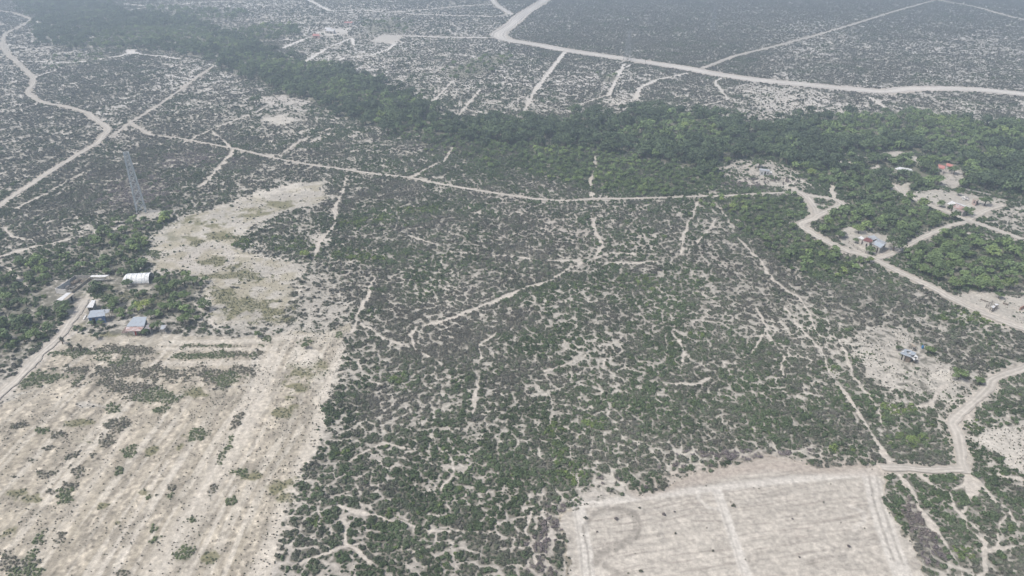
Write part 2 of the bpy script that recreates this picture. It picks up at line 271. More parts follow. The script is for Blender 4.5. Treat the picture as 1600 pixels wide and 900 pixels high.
WOODN = [wd[0] for wd in WOODS]
_a = np.array(at(240, 900)); _b = np.array(at(455, 530)); PD = (_b - _a) / np.linalg.norm(_b - _a)
def streaks(x, y):
    u = x * PD[0] + y * PD[1]; v = -x * PD[1] + y * PD[0]; vw = v + (fbm(x / 20, y / 20, 110, 3) - .5) * 5
    row = fbm(u / 18, vw / 2.2, 111, 4); row2 = fbm(u / 60, vw / 7, 113, 3); blot = fbm(x / 5, y / 5, 114, 4); row3 = fbm(u / 4, vw / .7, 115, 3)
    return row, row2, row3, blot, np.clip(sstep(.47, .62, row * .5 + blot * .32 + row2 * .18), 0, 1)
def wood_sd(x, y):
    o = []
    wob = (fbm(x / 12, y / 12, 33) - .5) * 18
    for i, wd in enumerate(WOODS):
        o.append(poly_sd(wd[1], x, y, 20) + wob * (1 if i == 0 else .7 if 'thicket' in wd[0] else .35))
    return np.array(o)

# ------------------------------------------------------------------ materials
def mat(name, col, rough=.9, metal=0.0, var=.12, scale=3.0, spec=.2):
    m = bpy.data.materials.new(name); m.use_nodes = True; n = m.node_tree.nodes; l = m.node_tree.links
    b = n['Principled BSDF']; b.inputs['Roughness'].default_value = rough; b.inputs['Metallic'].default_value = metal
    b.inputs['Specular IOR Level'].default_value = spec
    tc = n.new('ShaderNodeTexCoord'); no = n.new('ShaderNodeTexNoise'); no.inputs['Scale'].default_value = scale; no.inputs['Detail'].default_value = 5
    l.new(tc.outputs['Object'], no.inputs['Vector'])
    mr = n.new('ShaderNodeMapRange'); mr.inputs[1].default_value = .3; mr.inputs[2].default_value = .7
    mr.inputs[3].default_value = 1 - var * 2; mr.inputs[4].default_value = 1 + var
    l.new(no.outputs[0], mr.inputs[0])
    mx = n.new('ShaderNodeMix'); mx.data_type = 'RGBA'; mx.blend_type = 'MULTIPLY'; mx.inputs[0].default_value = 1
    mx.inputs[6].default_value = (*col, 1); l.new(mr.outputs[0], mx.inputs[7]); l.new(mx.outputs[2], b.inputs['Base Color'])
    return m
def sheet_mat(name, col, rust=(.20, .10, .07), rustiness=.25, metal=.15, rough=.55):
    """corrugated sheet: light and shade of the ribs put into the colour as bands, rust and dirt in blotches"""
    m = bpy.data.materials.new(name); m.use_nodes = True; n = m.node_tree.nodes; l = m.node_tree.links
    b = n['Principled BSDF']; b.inputs['Roughness'].default_value = rough; b.inputs['Metallic'].default_value = metal
    tc = n.new('ShaderNodeTexCoord')
    no = n.new('ShaderNodeTexNoise'); no.inputs['Scale'].default_value = .9; no.inputs['Detail'].default_value = 7; no.inputs['Roughness'].default_value = .65
    l.new(tc.outputs['Object'], no.inputs['Vector'])
    rp = n.new('ShaderNodeValToRGB'); rp.color_ramp.elements[0].position = .58 - rustiness * .5; rp.color_ramp.elements[1].position = .78 - rustiness * .4
    rp.color_ramp.elements[0].color = (*col, 1); rp.color_ramp.elements[1].color = (*rust, 1)
    l.new(no.outputs[0], rp.inputs[0])
    wv = n.new('ShaderNodeTexWave'); wv.wave_type = 'BANDS'; wv.bands_direction = 'X'; wv.inputs['Scale'].default_value = 1.3; wv.inputs['Distortion'].default_value = .2
    l.new(tc.outputs['Object'], wv.inputs['Vector'])
    mr = n.new('ShaderNodeMapRange'); mr.inputs[3].default_value = .86; mr.inputs[4].default_value = 1.05; l.new(wv.outputs[0], mr.inputs[0])  # rib shading painted as lighter and darker bands over the sheet colour
    mx = n.new('ShaderNodeMix'); mx.data_type = 'RGBA'; mx.blend_type = 'MULTIPLY'; mx.inputs[0].default_value = 1
    l.new(rp.outputs[0], mx.inputs[6]); l.new(mr.outputs[0], mx.inputs[7]); l.new(mx.outputs[2], b.inputs['Base Color'])
    return m
def foliage_mat(name, grey, green, yellow):
    m = bpy.data.materials.new(name); m.use_nodes = True; n = m.node_tree.nodes; l = m.node_tree.links
    b = n['Principled BSDF']; b.inputs['Roughness'].default_value = .8; b.inputs['Specular IOR Level'].default_value = .15
    def attr(a):
        k = n.new('ShaderNodeAttribute'); k.attribute_type = 'INSTANCER'; k.attribute_name = a; return k.outputs['Fac']
    g = attr('green'); t = attr('tone')
    rp = n.new('ShaderNodeValToRGB'); e = rp.color_ramp.elements
    e[0].position = 0; e[0].color = (*grey, 1); e[1].position = 1; e[1].color = (*yellow, 1)
    k = e.new(.62); k.color = (*green, 1)
    l.new(g, rp.inputs[0])
    geo = n.new('ShaderNodeNewGeometry')
    ad = n.new('ShaderNodeMath'); ad.operation = 'MULTIPLY_ADD'; ad.inputs[1].default_value = .62; ad.inputs[2].default_value = .40
    l.new(geo.outputs['Random Per Island'], ad.inputs[0])
    a2 = n.new('ShaderNodeMath'); a2.operation = 'MULTIPLY_ADD'; a2.inputs[1].default_value = .8; l.new(t, a2.inputs[0]); l.new(ad.outputs[0], a2.inputs[2])
    mx = n.new('ShaderNodeMix'); mx.data_type = 'RGBA'; mx.blend_type = 'MULTIPLY'; mx.inputs[0].default_value = 1
    l.new(rp.outputs[0], mx.inputs[6]); l.new(a2.outputs[0], mx.inputs[7]); l.new(mx.outputs[2], b.inputs['Base Color'])
    return m
M_BUSH = foliage_mat('thornbush_leaves', (.106, .106, .092), (.074, .104, .055), (.13, .175, .06))
M_TREE = foliage_mat('tree_leaves', (.074, .104, .066), (.122, .172, .070), (.225, .27, .08))
M_BARK = mat('bark', (.16, .13, .10), var=.25)
M_DEAD = mat('dead_twigs', (.22, .19, .16), var=.25)

# ------------------------------------------------------------------ object helpers
def new_mesh(name, verts, faces, m=None):
    me = bpy.data.meshes.new(name); me.from_pydata([tuple(v) for v in verts], [], faces)
    if m: me.materials.append(m)
    me.update(); return me
def link(name, me, parent=None, loc=None, rz=0.0):
    o = bpy.data.objects.new(name, me); C.objects.link(o)
    if parent: o.parent = parent
    if loc is not None: o.location = loc
    if rz: o.rotation_euler = (0, 0, rz)
    return o
def tag(o, label=None, cat=None, group=None, kind=None):
    if label: o['label'] = label
    if cat: o['category'] = cat
    if group: o['group'] = group
    if kind: o['kind'] = kind
    return o
def empty(name, loc, rz=0.0):
    o = bpy.data.objects.new(name, None); o.empty_display_size = .3; C.objects.link(o); o.location = loc; o.rotation_euler = (0, 0, rz); return o

# ------------------------------------------------------------------ ground sheet
def build_ground():
    ys = np.arange(1090, -70, -1.35)
    rad = []
    for yy in ys:
        v = (450 - yy) / F; el = PITCH - math.atan(v)
        rad.append(H / math.tan(el))
    rad = np.array([.5, 15, 35, 55] + [q for q in rad if q > 60])
    out = [rad[-1]]
    while out[-1] < 14000: out.append(out[-1] * 1.12)
    rad = np.concatenate([rad, out[1:]])
    fine = np.arange(-49, 49.001, .085); coarse = np.concatenate([np.arange(-180, -49.5, 3.5), fine, np.arange(52, 180, 3.5)])
    th = np.radians(coarse); nr, nth = len(rad), len(th)
    RR, TT = np.meshgrid(rad, th, indexing='ij')
    x = (RR * np.sin(TT)).ravel(); y = (RR * np.cos(TT)).ravel()
    f = fields(x, y); ws = wood_sd(x, y)
    N = x.size
    def mixc(a, b, m): return a * (1 - m[:, None]) + np.asarray(b)[None, :] * m[:, None]
    sand = np.array((.450, .428, .382)); col = np.tile(sand, (N, 1))
    big = fbm(x / 45, y / 45, 101, 4); mid = fbm(x / 9, y / 9, 102, 4); fin = fbm(x / 2.2, y / 2.2, 103, 4)
    col = col * (.86 + .34 * (big - .5) + .34 * (mid - .5) + .2 * (fin - .5))[:, None] * 1.02
    pink = sstep(.52, .72, fbm(x / 60, y / 60, 109, 3)); col = mixc(col, (.43, .395, .36), pink * .4)
    # big ploughed field: worn rows
    row, row2, row3, blot, dry = streaks(x, y)
    lf = sstep(.3, .9, np.where(f['field'] < 1.5, f['field'], 0)) * sstep(480, 560, f['py'])
    sp = fbm(x / .9, y / .9, 116, 2)
    uu = x * PD[0] + y * PD[1]; vv = -x * PD[1] + y * PD[0]
    fc = sand[None, :] * (.94 + .55 * (row - .5) + .5 * (row2 - .5) + .5 * (fin - .5) + .45 * (row3 - .5) + 1.0 * (sp - .5) + .04 * np.cos(2.0 * vv + 4 * fin))[:, None] * np.array((.965, .925, .855))[None, :]
    sm = sstep(.53, .62, fbm(uu / 3.0, vv / 1.1 + fin * 2, 117, 4) + .35 * (blot - .5) + .25 * (row - .5))
    lg = sstep(.52, .66, fbm(uu / 34, (vv + (fbm(x / 30, y / 30, 118, 2) - .5) * 3) / 1.5, 119, 3))
    fc = mixc(fc, (.29, .262, .205), lg * (.35 + .5 * sp) * .8)
    lt = sstep(.57, .66, fbm(uu / 45, (vv + (fbm(x / 30, y / 30, 118, 2) - .5) * 3) / 1.1 + 30, 126, 2)); fc = mixc(fc, (.52, .49, .43), lt * .6)
    fc = mixc(fc, (.235, .215, .180), sm * (.25 + .9 * sp) * .75)
    fc = mixc(fc, (.215, .198, .165), np.clip(dry * .55 * (.1 + 1.5 * sp), 0, 1))
    col = col * (1 - lf[:, None]) + fc * lf[:, None]
    # upper old field: patchy dry grass
    uf = sstep(.3, .9, np.where(f['field'] < 1.5, f['field'], 0)) * (1 - sstep(480, 560, f['py']))
    col = mixc(col, (.27, .245, .165), uf * sstep(.46, .62, blot * .6 + mid * .4) * .6)
    # newly graded field lower right: blade marks
    a = np.array(at(930, 860)); b = np.array(at(1350, 800)); d = (b - a) / np.linalg.norm(b - a)
    u = x * d[0] + y * d[1]; v = -x * d[1] + y * d[0]; vw = v + (fbm(x / 14, y / 14, 120, 3) - .5) * 2.5
    g = fbm(u / 12, vw / .55, 121, 4); g2 = fbm(u / 40, vw / 6, 122, 3)
    gf = sstep(1.2, 1.8, f['field'])
    gc = np.array((.402, .378, .336))[None, :] * (1.0 + .40 * (g - .5) + .30 * (g2 - .5) + .30 * (fin - .5) + .35 * (fbm(x / .7, y / .7, 125, 2) - .5))[:, None]
    col = col * (1 - gf[:, None]) + gc * gf[:, None]
    dark_line = sstep(.66, .74, fbm(u / 9, vw / .35, 123, 2)) * gf; col = mixc(col, (.24, .215, .19), dark_line * .5)
    def stroke(pts, wd, c, k, soft=.6):
        nonlocal col
        dd = line_d(pts, x + (mid - .5) * .8, y + (fin - .5) * .5, 15)
        col = mixc(col, c, k * sstep(wd * .5 + soft, wd * .5 - soft * .3, dd))
    W = (.52, .50, .46); D = (.22, .205, .18)
    stroke([(903,782),(909,820),(914,860),(920,910)], 2.6, W, .75); stroke([(911,820),(917,860),(924,910)], .35, D, .5, .25); stroke([(899,800),(906,850),(910,900)], .3, D, .4, .25)
    stroke([(915,786),(1000,775),(1100,763),(1200,752),(1320,741),(1362,736)], 2.2, W, .7); stroke([(915,780),(1000,769),(1100,757),(1200,746),(1320,735)], .8, D, .35)
    stroke([(1360,740),(1370,780),(1383,825),(1403,875),(1418,915)], 3.6, W, .7); stroke([(1357,740),(1366,780),(1379,825),(1398,875)], .4, D, .55, .3); stroke([(1370,742),(1377,780),(1392,830),(1412,880)], .4, D, .45, .3)
    stroke([(1122,768),(1135,810),(1150,850),(1170,910)], 1.8, W, .85); stroke([(1119,768),(1131,810),(1146,850),(1165,910)], .3, D, .35, .25)
    stroke([(1095,762),(1090,778),(1104,792),(1122,795)], .5, W, .6)
    stroke([(962,795),(975,795),(986,801),(994,810),(997,822),(992,837),(975,850),(950,859),(936,868),(930,880)], 1.6, D, .55, .5); stroke([(984,799),(999,815),(1000,826),(994,841)], .35, D, .5, .3)
    stroke([(912,830),(918,814),(930,802),(946,795),(962,795)], 1.0, D, .5, .4); stroke([(947,884),(962,893),(985,905)], 1.3, D, .5, .45)
    stroke([(1330,790),(1350,800),(1352,815),(1335,825)], .5, W, .5); stroke([(1080,745),(1150,735),(1250,728),(1340,728)], 2.0, (.40,.36,.32), .5, 1.5); stroke([(1000,765),(1060,748),(1130,732),(1195,718),(1240,726),(1300,729),(1375,729)], 4.5, (.33,.29,.25), .55, 2.0)
    W = (.52, .488, .43)
    stroke([(40,900),(75,850),(120,790),(160,730),(200,665)], 1.2, W, .4, .8); stroke([(150,905),(205,810),(262,720)], .7, W, .6, .5); stroke([(172,905),(226,812),(282,722)], .7, W, .6, .5); stroke([(290,905),(330,830),(368,760)], .7, W, .6, .5); stroke([(235,905),(270,850),(310,790),(350,720),(395,640),(420,560)], 5, W, .55, 2.5)
    stroke([(400,905),(440,820),(470,740),(490,690),(520,600),(538,545)], 3.4, W, .7, 2); stroke([(255,535),(400,532),(520,520)], 1.8, W, .6, 1.0); stroke([(250,545),(430,545)], 1.2, W, .5, .8)
    stroke([(240,568),(400,566)], 2.0, W, .5, 1.0); stroke([(318,440),(325,470),(335,500)], 1.6, W, .6, .8); stroke([(287,336),(350,320),(400,303),(470,284)], 4, W, .5, 2); stroke([(482,412),(470,445),(455,485)], 1.6, W, .6, .8)
    stroke([(335,396),(420,402),(486,412)], 1.6, W, .6, .8)
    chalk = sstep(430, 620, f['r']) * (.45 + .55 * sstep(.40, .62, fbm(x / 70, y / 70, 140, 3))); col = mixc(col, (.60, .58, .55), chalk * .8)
    # patches
    col = mixc(col, (.185, .178, .112), np.clip(f['o'] * (.55 + .9 * fin), 0, 1))
    col = mixc(col, (.18, .18, .13), f['g'] * (.3 + .6 * fin))
    col = mixc(col, (.20, .19, .16), f['d'] * (.3 + .6 * fin))
    col = mixc(col, (.56, .53, .47), f['w'] * .55)
    # leaf litter and dry undergrowth below the bushes and the woods
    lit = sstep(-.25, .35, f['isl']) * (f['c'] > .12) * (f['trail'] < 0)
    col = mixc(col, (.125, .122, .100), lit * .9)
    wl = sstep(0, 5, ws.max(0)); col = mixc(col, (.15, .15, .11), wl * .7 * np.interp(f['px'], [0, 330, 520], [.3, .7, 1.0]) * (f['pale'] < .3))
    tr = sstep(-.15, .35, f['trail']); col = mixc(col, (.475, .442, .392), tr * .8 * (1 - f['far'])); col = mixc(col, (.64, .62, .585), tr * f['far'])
    rv = sstep(-3.0, 1.0, f['road'] + (mid - .5) * 3); col = mixc(col, (.46, .425, .375), rv * .85)
    # gentle relief: windrows, ruts and hummocks
    z = (fbm(x / 3.5, y / 3.5, 131, 3) - .5) * .22 * (1 - rv) * sstep(20, 60, f['r']) - .12
    z = z + gf * (g - .5) * .05
    me = bpy.data.meshes.new('ground')
    me.vertices.add(N); me.vertices.foreach_set('co', np.stack([x, y, z], 1).astype(np.float32).ravel())
    i = np.arange(nr - 1)[:, None] * nth; j = np.arange(nth)[None, :]; j2 = (j + 1) % nth
    q = np.stack([i + j, i + nth + j, i + nth + j2, i + j2], -1).reshape(-1, 4)[:, ::-1]
    q = np.ascontiguousarray(q)
    me.loops.add(q.size); me.loops.foreach_set('vertex_index', q.ravel().astype(np.int32))
    me.polygons.add(len(q)); me.polygons.foreach_set('loop_start', (np.arange(len(q)) * 4).astype(np.int32))
    me.update(calc_edges=True)
    me.polygons.foreach_set('use_smooth', np.ones(len(q), bool))
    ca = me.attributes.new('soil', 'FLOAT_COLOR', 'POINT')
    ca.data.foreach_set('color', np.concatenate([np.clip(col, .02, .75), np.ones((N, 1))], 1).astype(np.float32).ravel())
    m = bpy.data.materials.new('soil'); m.use_nodes = True; n = m.node_tree.nodes; l = m.node_tree.links
    bs = n['Principled BSDF']; bs.inputs['Roughness'].default_value = 1; bs.inputs['Specular IOR Level'].default_value = .05
    at_ = n.new('ShaderNodeAttribute'); at_.attribute_name = 'soil'
    ge = n.new('ShaderNodeNewGeometry')
    prev = at_.outputs['Color']
    for scl, lo, hi in ((.9, .80, 1.22), (4.5, .82, 1.16)):
        no = n.new('ShaderNodeTexNoise'); no.inputs['Scale'].default_value = scl; no.inputs['Detail'].default_value = 5; l.new(ge.outputs['Position'], no.inputs['Vector'])
        mr = n.new('ShaderNodeMapRange'); mr.inputs[1].default_value = .3; mr.inputs[2].default_value = .7; mr.inputs[3].default_value = lo; mr.inputs[4].default_value = hi; l.new(no.outputs[0], mr.inputs[0])
        mx = n.new('ShaderNodeMix'); mx.data_type = 'RGBA'; mx.blend_type = 'MULTIPLY'; mx.inputs[0].default_value = 1
        l.new(prev, mx.inputs[6]); l.new(mr.outputs[0], mx.inputs[7]); prev = mx.outputs[2]
    l.new(prev, bs.inputs['Base Color'])
    me.materials.append(m)
    tag(link('ground', me), 'pale dry soil of the open scrubland with fields and bare paths', 'ground', kind='structure')
build_ground()

# ------------------------------------------------------------------ roads: ribbons with ragged edges and wheel tracks
def road_mat():
    m = bpy.data.materials.new('packed_dirt'); m.use_nodes = True; n = m.node_tree.nodes; l = m.node_tree.links
    bs = n['Principled BSDF']; bs.inputs['Roughness'].default_value = 1; bs.inputs['Specular IOR Level'].default_value = .05
    a = n.new('ShaderNodeAttribute'); a.attribute_name = 'soil'; ge = n.new('ShaderNodeNewGeometry')
    no = n.new('ShaderNodeTexNoise'); no.inputs['Scale'].default_value = .7; no.inputs['Detail'].default_value = 7; l.new(ge.outputs['Position'], no.inputs['Vector'])
    mr = n.new('ShaderNodeMapRange'); mr.inputs[1].default_value = .3; mr.inputs[2].default_value = .7; mr.inputs[3].default_value = .84; mr.inputs[4].default_value = 1.12; l.new(no.outputs[0], mr.inputs[0])
    mx = n.new('ShaderNodeMix'); mx.data_type = 'RGBA'; mx.blend_type = 'MULTIPLY'; mx.inputs[0].default_value = 1
    l.new(a.outputs['Color'], mx.inputs[6]); l.new(mr.outputs[0], mx.inputs[7]); l.new(mx.outputs[2], bs.inputs['Base Color'])
    return m
M_ROAD = road_mat()
def catmull(P, step):
    P = np.array(P); Q = np.vstack([2 * P[0] - P[1], P, 2 * P[-1] - P[-2]]); out = []
    for i in range(1, len(Q) - 2):
        n = max(2, int(np.linalg.norm(Q[i + 1] - Q[i]) / step))
        for k in range(n):
            t = k / n
            out.append(.5 * (2 * Q[i] + (Q[i + 1] - Q[i - 1]) * t + (2 * Q[i - 1] - 5 * Q[i] + 4 * Q[i + 1] - Q[i + 2]) * t * t + (3 * Q[i] - Q[i - 1] - 3 * Q[i + 1] + Q[i + 2]) * t ** 3))
    out.append(P[-1]); return np.array(out)
for ri, (nm, wd, pts) in enumerate(ROADS):
    P = catmull([at(*p) for p in pts], max(1.2, wd * .25)); T = np.gradient(P, axis=0); T /= np.linalg.norm(T, axis=1)[:, None] + 1e-9
    Nn = np.stack([-T[:, 1], T[:, 0]], 1); K = 17; us = np.linspace(-1, 1, K)
    s = np.arange(len(P)) * 1.0
    V = []; cols = []
    for k, uu in enumerate(us):
        e = .55 + .55 * fbm(s / 3.1 + 9 * ri, s * 0 + (3 if uu > 0 else 7), 150 + ri, 3) + .35 * (vnoise(s * .9, s * 0 + (1 if uu > 0 else 2), 170 + ri) - .5)
        off = uu * wd * .5 * e
        V.append(np.stack([P[:, 0] + Nn[:, 0] * off, P[:, 1] + Nn[:, 1] * off, np.full(len(P), .035 + .004 * ri)], 1))
        if wd > 12: br = .90 + .14 * math.cos(uu * 13.0) - (.22 if abs(abs(uu) - .70) < .08 else 0)
        else: br = .84 + .22 * math.exp(-((abs(uu) - .42) / .18) ** 2) - .05 * abs(uu)
        cn = br + .35 * (fbm(s / 7, s * 0 + uu * 2.5, 190 + ri, 3) - .5)
        base = np.array((.48, .452, .405)) if wd < 8 else np.array((.60, .575, .535))
        cols.append(base[None, :] * cn[:, None])
    V = np.stack(V, 1).reshape(-1, 3); cols = np.stack(cols, 1).reshape(-1, 3)
    faces = [(i * K + j, i * K + j + 1, (i + 1) * K + j + 1, (i + 1) * K + j) for i in range(len(P) - 1) for j in range(K - 1)]
    faces = [f[::-1] for f in faces]
    me = new_mesh(nm, V, faces, M_ROAD)
    ca = me.attributes.new('soil', 'FLOAT_COLOR', 'POINT'); ca.data.foreach_set('color', np.concatenate([cols, np.ones((len(cols), 1))], 1).astype(np.float32).ravel())
    tag(link(nm, me), kind='structure')

# ------------------------------------------------------------------ plant meshes
def leafy(n, lobes, size, seed, flat=.7, trunk=0.0, inner=.25):
    """many small leaf-clump faces spread over and in a set of lobes"""
    rg = np.random.default_rng(seed); V = []; Fc = []
    L = np.array([l[:3] for l in lobes]); Rr = np.array([l[3] for l in lobes]); pr = Rr ** 2; pr = pr / pr.sum()
    for i in range(n):
        k = rg.choice(len(lobes), p=pr)
        d = rg.normal(size=3); d /= np.linalg.norm(d)
        if d[2] < -.35: d[2] *= -.6
        rr = Rr[k] * (1 - inner * rg.random() ** 1.5) * (.88 + .24 * rg.random())
        p = L[k] + d * rr * np.array((1, 1, .8)); 
        if p[2] < .02: p[2] = .02 + .1 * rg.random()
        nn = d + rg.normal(size=3) * .55 + np.array((0, 0, flat)); nn /= np.linalg.norm(nn)
        a = np.cross(nn, rg.normal(size=3)); a /= np.linalg.norm(a); b = np.cross(nn, a)
        s = size * (.55 + .9 * rg.random()); b = b * (.55 + .5 * rg.random())
        q = len(V)
        V += [p - a * s - b * s * .3, p + b * s * .9 - a * s * .2, p + a * s + b * s * .2, p - b * s + a * s * .3]
        Fc.append((q, q + 1, q + 2, q + 3))
    return V, Fc
def tube(P0, P1, r0, r1, n=6):
    a = np.array(P1, float) - np.array(P0, float); a /= np.linalg.norm(a)
    u = np.cross(a, (0, 0, 1) if abs(a[2]) < .9 else (1, 0, 0)); u /= np.linalg.norm(u); v = np.cross(a, u)
    V = []; 
    for P, r in ((P0, r0), (P1, r1)):
        for k in range(n):
            t = 2 * math.pi * k / n; V.append(np.array(P, float) + (u * math.cos(t) + v * math.sin(t)) * r)
    Fc = [(k, (k + 1) % n, n + (k + 1) % n, n + k) for k in range(n)] + [tuple(range(n, 2 * n)), tuple(range(n - 1, -1, -1))]
    return V, Fc
def join(parts):
    V = []; Fc = []
    for v, f in parts:
        o = len(V); V += list(v); Fc += [tuple(i + o for i in q) for q in f]
    return V, Fc
def bush_mesh(seed, n, size, m=M_BUSH, lob=5, h=.62, name='thornbush'):
    rg = random.Random(seed); lobes = [(0, 0, h * .45, .55)]
    for k in range(lob):
        t = rg.uniform(0, 6.28); d = rg.uniform(.3, .68); lobes.append((math.cos(t) * d, math.sin(t) * d, h * rg.uniform(.3, .62), rg.uniform(.26, .44)))
    V, Fc = leafy(n, lobes, size, seed); return new_mesh(name, V, Fc, m)
def crown_mesh(seed, n, size, h=1.0, lob=9):
    rg = random.Random(seed); lobes = [(0, 0, h, .55)]
    for k in range(lob):
        t = rg.uniform(0, 6.28); d = rg.uniform(.35, .72); lobes.append((math.cos(t) * d, math.sin(t) * d, h * rg.uniform(.62, 1.12), rg.uniform(.24, .44)))
    V, Fc = leafy(n, lobes, size, seed, inner=.35); return new_mesh('crown', V, Fc, M_TREE)
def trunk_mesh(seed, h=1.0):
    rg = random.Random(seed); top = (rg.uniform(-.1, .1), rg.uniform(-.1, .1), h * .55); parts = [tube((0, 0, -.1), top, .09, .055)]
    for k in range(4):
        t = k * 1.6 + rg.random(); e = (top[0] + math.cos(t) * .42, top[1] + math.sin(t) * .42, h * rg.uniform(.85, 1.05)); parts.append(tube(top, e, .045, .015, 5))
    V, Fc = join(parts); return new_mesh('trunk', V, Fc, M_BARK)
def twig_mesh(seed):
    rg = random.Random(seed); parts = []
    for k in range(9):
        t = rg.uniform(0, 6.28); e = (math.cos(t) * rg.uniform(.3, .9), math.sin(t) * rg.uniform(.3, .9), rg.uniform(.35, .8)); parts.append(tube((0, 0, 0), e, .045, .012, 4))
        e2 = (e[0] * 1.1 + rg.uniform(-.3, .3), e[1] * 1.1 + rg.uniform(-.3, .3), e[2] + .2); parts.append(tube(e, e2, .02, .01, 3))
    V, Fc = join(parts); return new_mesh('twigs', V, Fc, M_DEAD)

protos = bpy.data.collections.new('bush_kinds')
for k in range(8):
    o = bpy.data.objects.new('bush_kind_%02d' % k, bush_mesh(100 + k, 56, .25, lob=3 + k % 4, h=.55 + .06 * (k % 4))); protos.objects.link(o)
tprotos = bpy.data.collections.new('tree_kinds')
for k in range(6):
    V, Fc = [], []
    cm = crown_mesh(200 + k, 190, .15, h=.9 + .08 * (k % 3), lob=7 + k % 3)
    o = bpy.data.objects.new('tree_kind_%02d' % k, cm); tprotos.objects.link(o)

def scatter_object(name, x, y, z, sx, sz, rot, idx, tone, green, coll, label):
    me = bpy.data.meshes.new(name); n = len(x); me.vertices.add(n)
    me.vertices.foreach_set('co', np.stack([x, y, z], 1).astype(np.float32).ravel())
    def A(nm, tp, dat, key='value'):
        a = me.attributes.new(nm, tp, 'POINT'); a.data.foreach_set(key, dat)
    A('scl', 'FLOAT_VECTOR', np.stack([sx, sx, sz], 1).astype(np.float32).ravel(), 'vector')
    A('rot', 'FLOAT_VECTOR', np.stack([x * 0, x * 0, rot], 1).astype(np.float32).ravel(), 'vector')
    A('idx', 'INT', idx.astype(np.int32)); A('tone', 'FLOAT', tone.astype(np.float32)); A('green', 'FLOAT', green.astype(np.float32))
    me.update()
    o = link(name, me); md = o.modifiers.new('scatter', 'NODES')
    ng = bpy.data.node_groups.new('scatter', 'GeometryNodeTree'); md.node_group = ng
    ng.interface.new_socket('Geometry', in_out='INPUT', socket_type='NodeSocketGeometry'); ng.interface.new_socket('Geometry', in_out='OUTPUT', socket_type='NodeSocketGeometry')
    N = ng.nodes; L = ng.links
    gi = N.new('NodeGroupInput'); go = N.new('NodeGroupOutput'); ip = N.new('GeometryNodeInstanceOnPoints'); ci = N.new('GeometryNodeCollectionInfo')
    ci.inputs['Collection'].default_value = coll; ci.inputs['Separate Children'].default_value = True; ci.inputs['Reset Children'].default_value = True
    ip.inputs['Pick Instance'].default_value = True
    def na(nm, tp):
        k = N.new('GeometryNodeInputNamedAttribute'); k.data_type = tp; k.inputs['Name'].default_value = nm; return k.outputs['Attribute']
    L.new(gi.outputs[0], ip.inputs['Points']); L.new(ci.outputs[0], ip.inputs['Instance']); L.new(na('idx', 'INT'), ip.inputs['Instance Index'])
    L.new(na('rot', 'FLOAT_VECTOR'), ip.inputs['Rotation']); L.new(na('scl', 'FLOAT_VECTOR'), ip.inputs['Scale']); L.new(ip.outputs[0], go.inputs[0])
    tag(o, label[0], label[1], kind='stuff'); return o

def lattice(spacing, r0, r1, half=R(50), jit=.9):
    n = int(r1 / spacing) + 2
    gx, gy = np.meshgrid(np.arange(-n, n + 1), np.arange(0, n + 1)); gx = gx.ravel().astype(float); gy = gy.ravel().astype(float)
    half = half if r1 < 500 else R(43)
    m = (np.hypot(gx, gy) * spacing > r0 - 3) & (np.hypot(gx, gy) * spacing < r1 + 3) & (np.abs(np.arctan2(gx, gy)) < half)
    gx = gx[m]; gy = gy[m]
    x = (gx + (RNG.random(gx.size) - .5) * jit) * spacing; y = (gy + (RNG.random(gx.size) - .5) * jit) * spacing
    r = np.hypot(x, y); m = (r >= r0) & (r < r1); return x[m], y[m]

# building footprints kept free of plants: centre and radius, filled by the builders' list below
CLEAR = []
def clear_px(x0, y0, x1, y1, grow=1.5):
    a = at(x0, y1); b = at(x1, y1); c = at(x0, y0); d = at(x1, y0)
    cx = (a[0] + b[0] + c[0] + d[0]) / 4; cy = (a[1] + b[1] + c[1] + d[1]) / 4
    CLEAR.append((min(a[0], c[0]) - grow, min(a[1], b[1]) - grow, max(b[0], d[0]) + grow, max(c[1], d[1]) + grow))
for q in [(86,460,116,476),(135,475,149,486),(136,490,172,506),(86,440,118,458),(118,433,142,446),(142,433,170,442),(188,436,234,450),(196,502,228,524),(226,511,260,522),
          (1341,373,1387,394),(1478,319,1520,336),(1519,312,1531,317),(1505,309,1514,315),(1466,258,1490,268),(1398,264,1428,276),(1184,266,1204,273),(1404,548,1436,570),(1539,478,1560,489),(1424,540,1433,546),(507,46,524,52),(488,55,500,59)]:
    clear_px(*q)
def not_built(x, y):
    m = np.ones(x.shape, bool)
    for a, b, c, d in CLEAR: m &= ~((x > a) & (x < c) & (y > b) & (y < d))
    return m

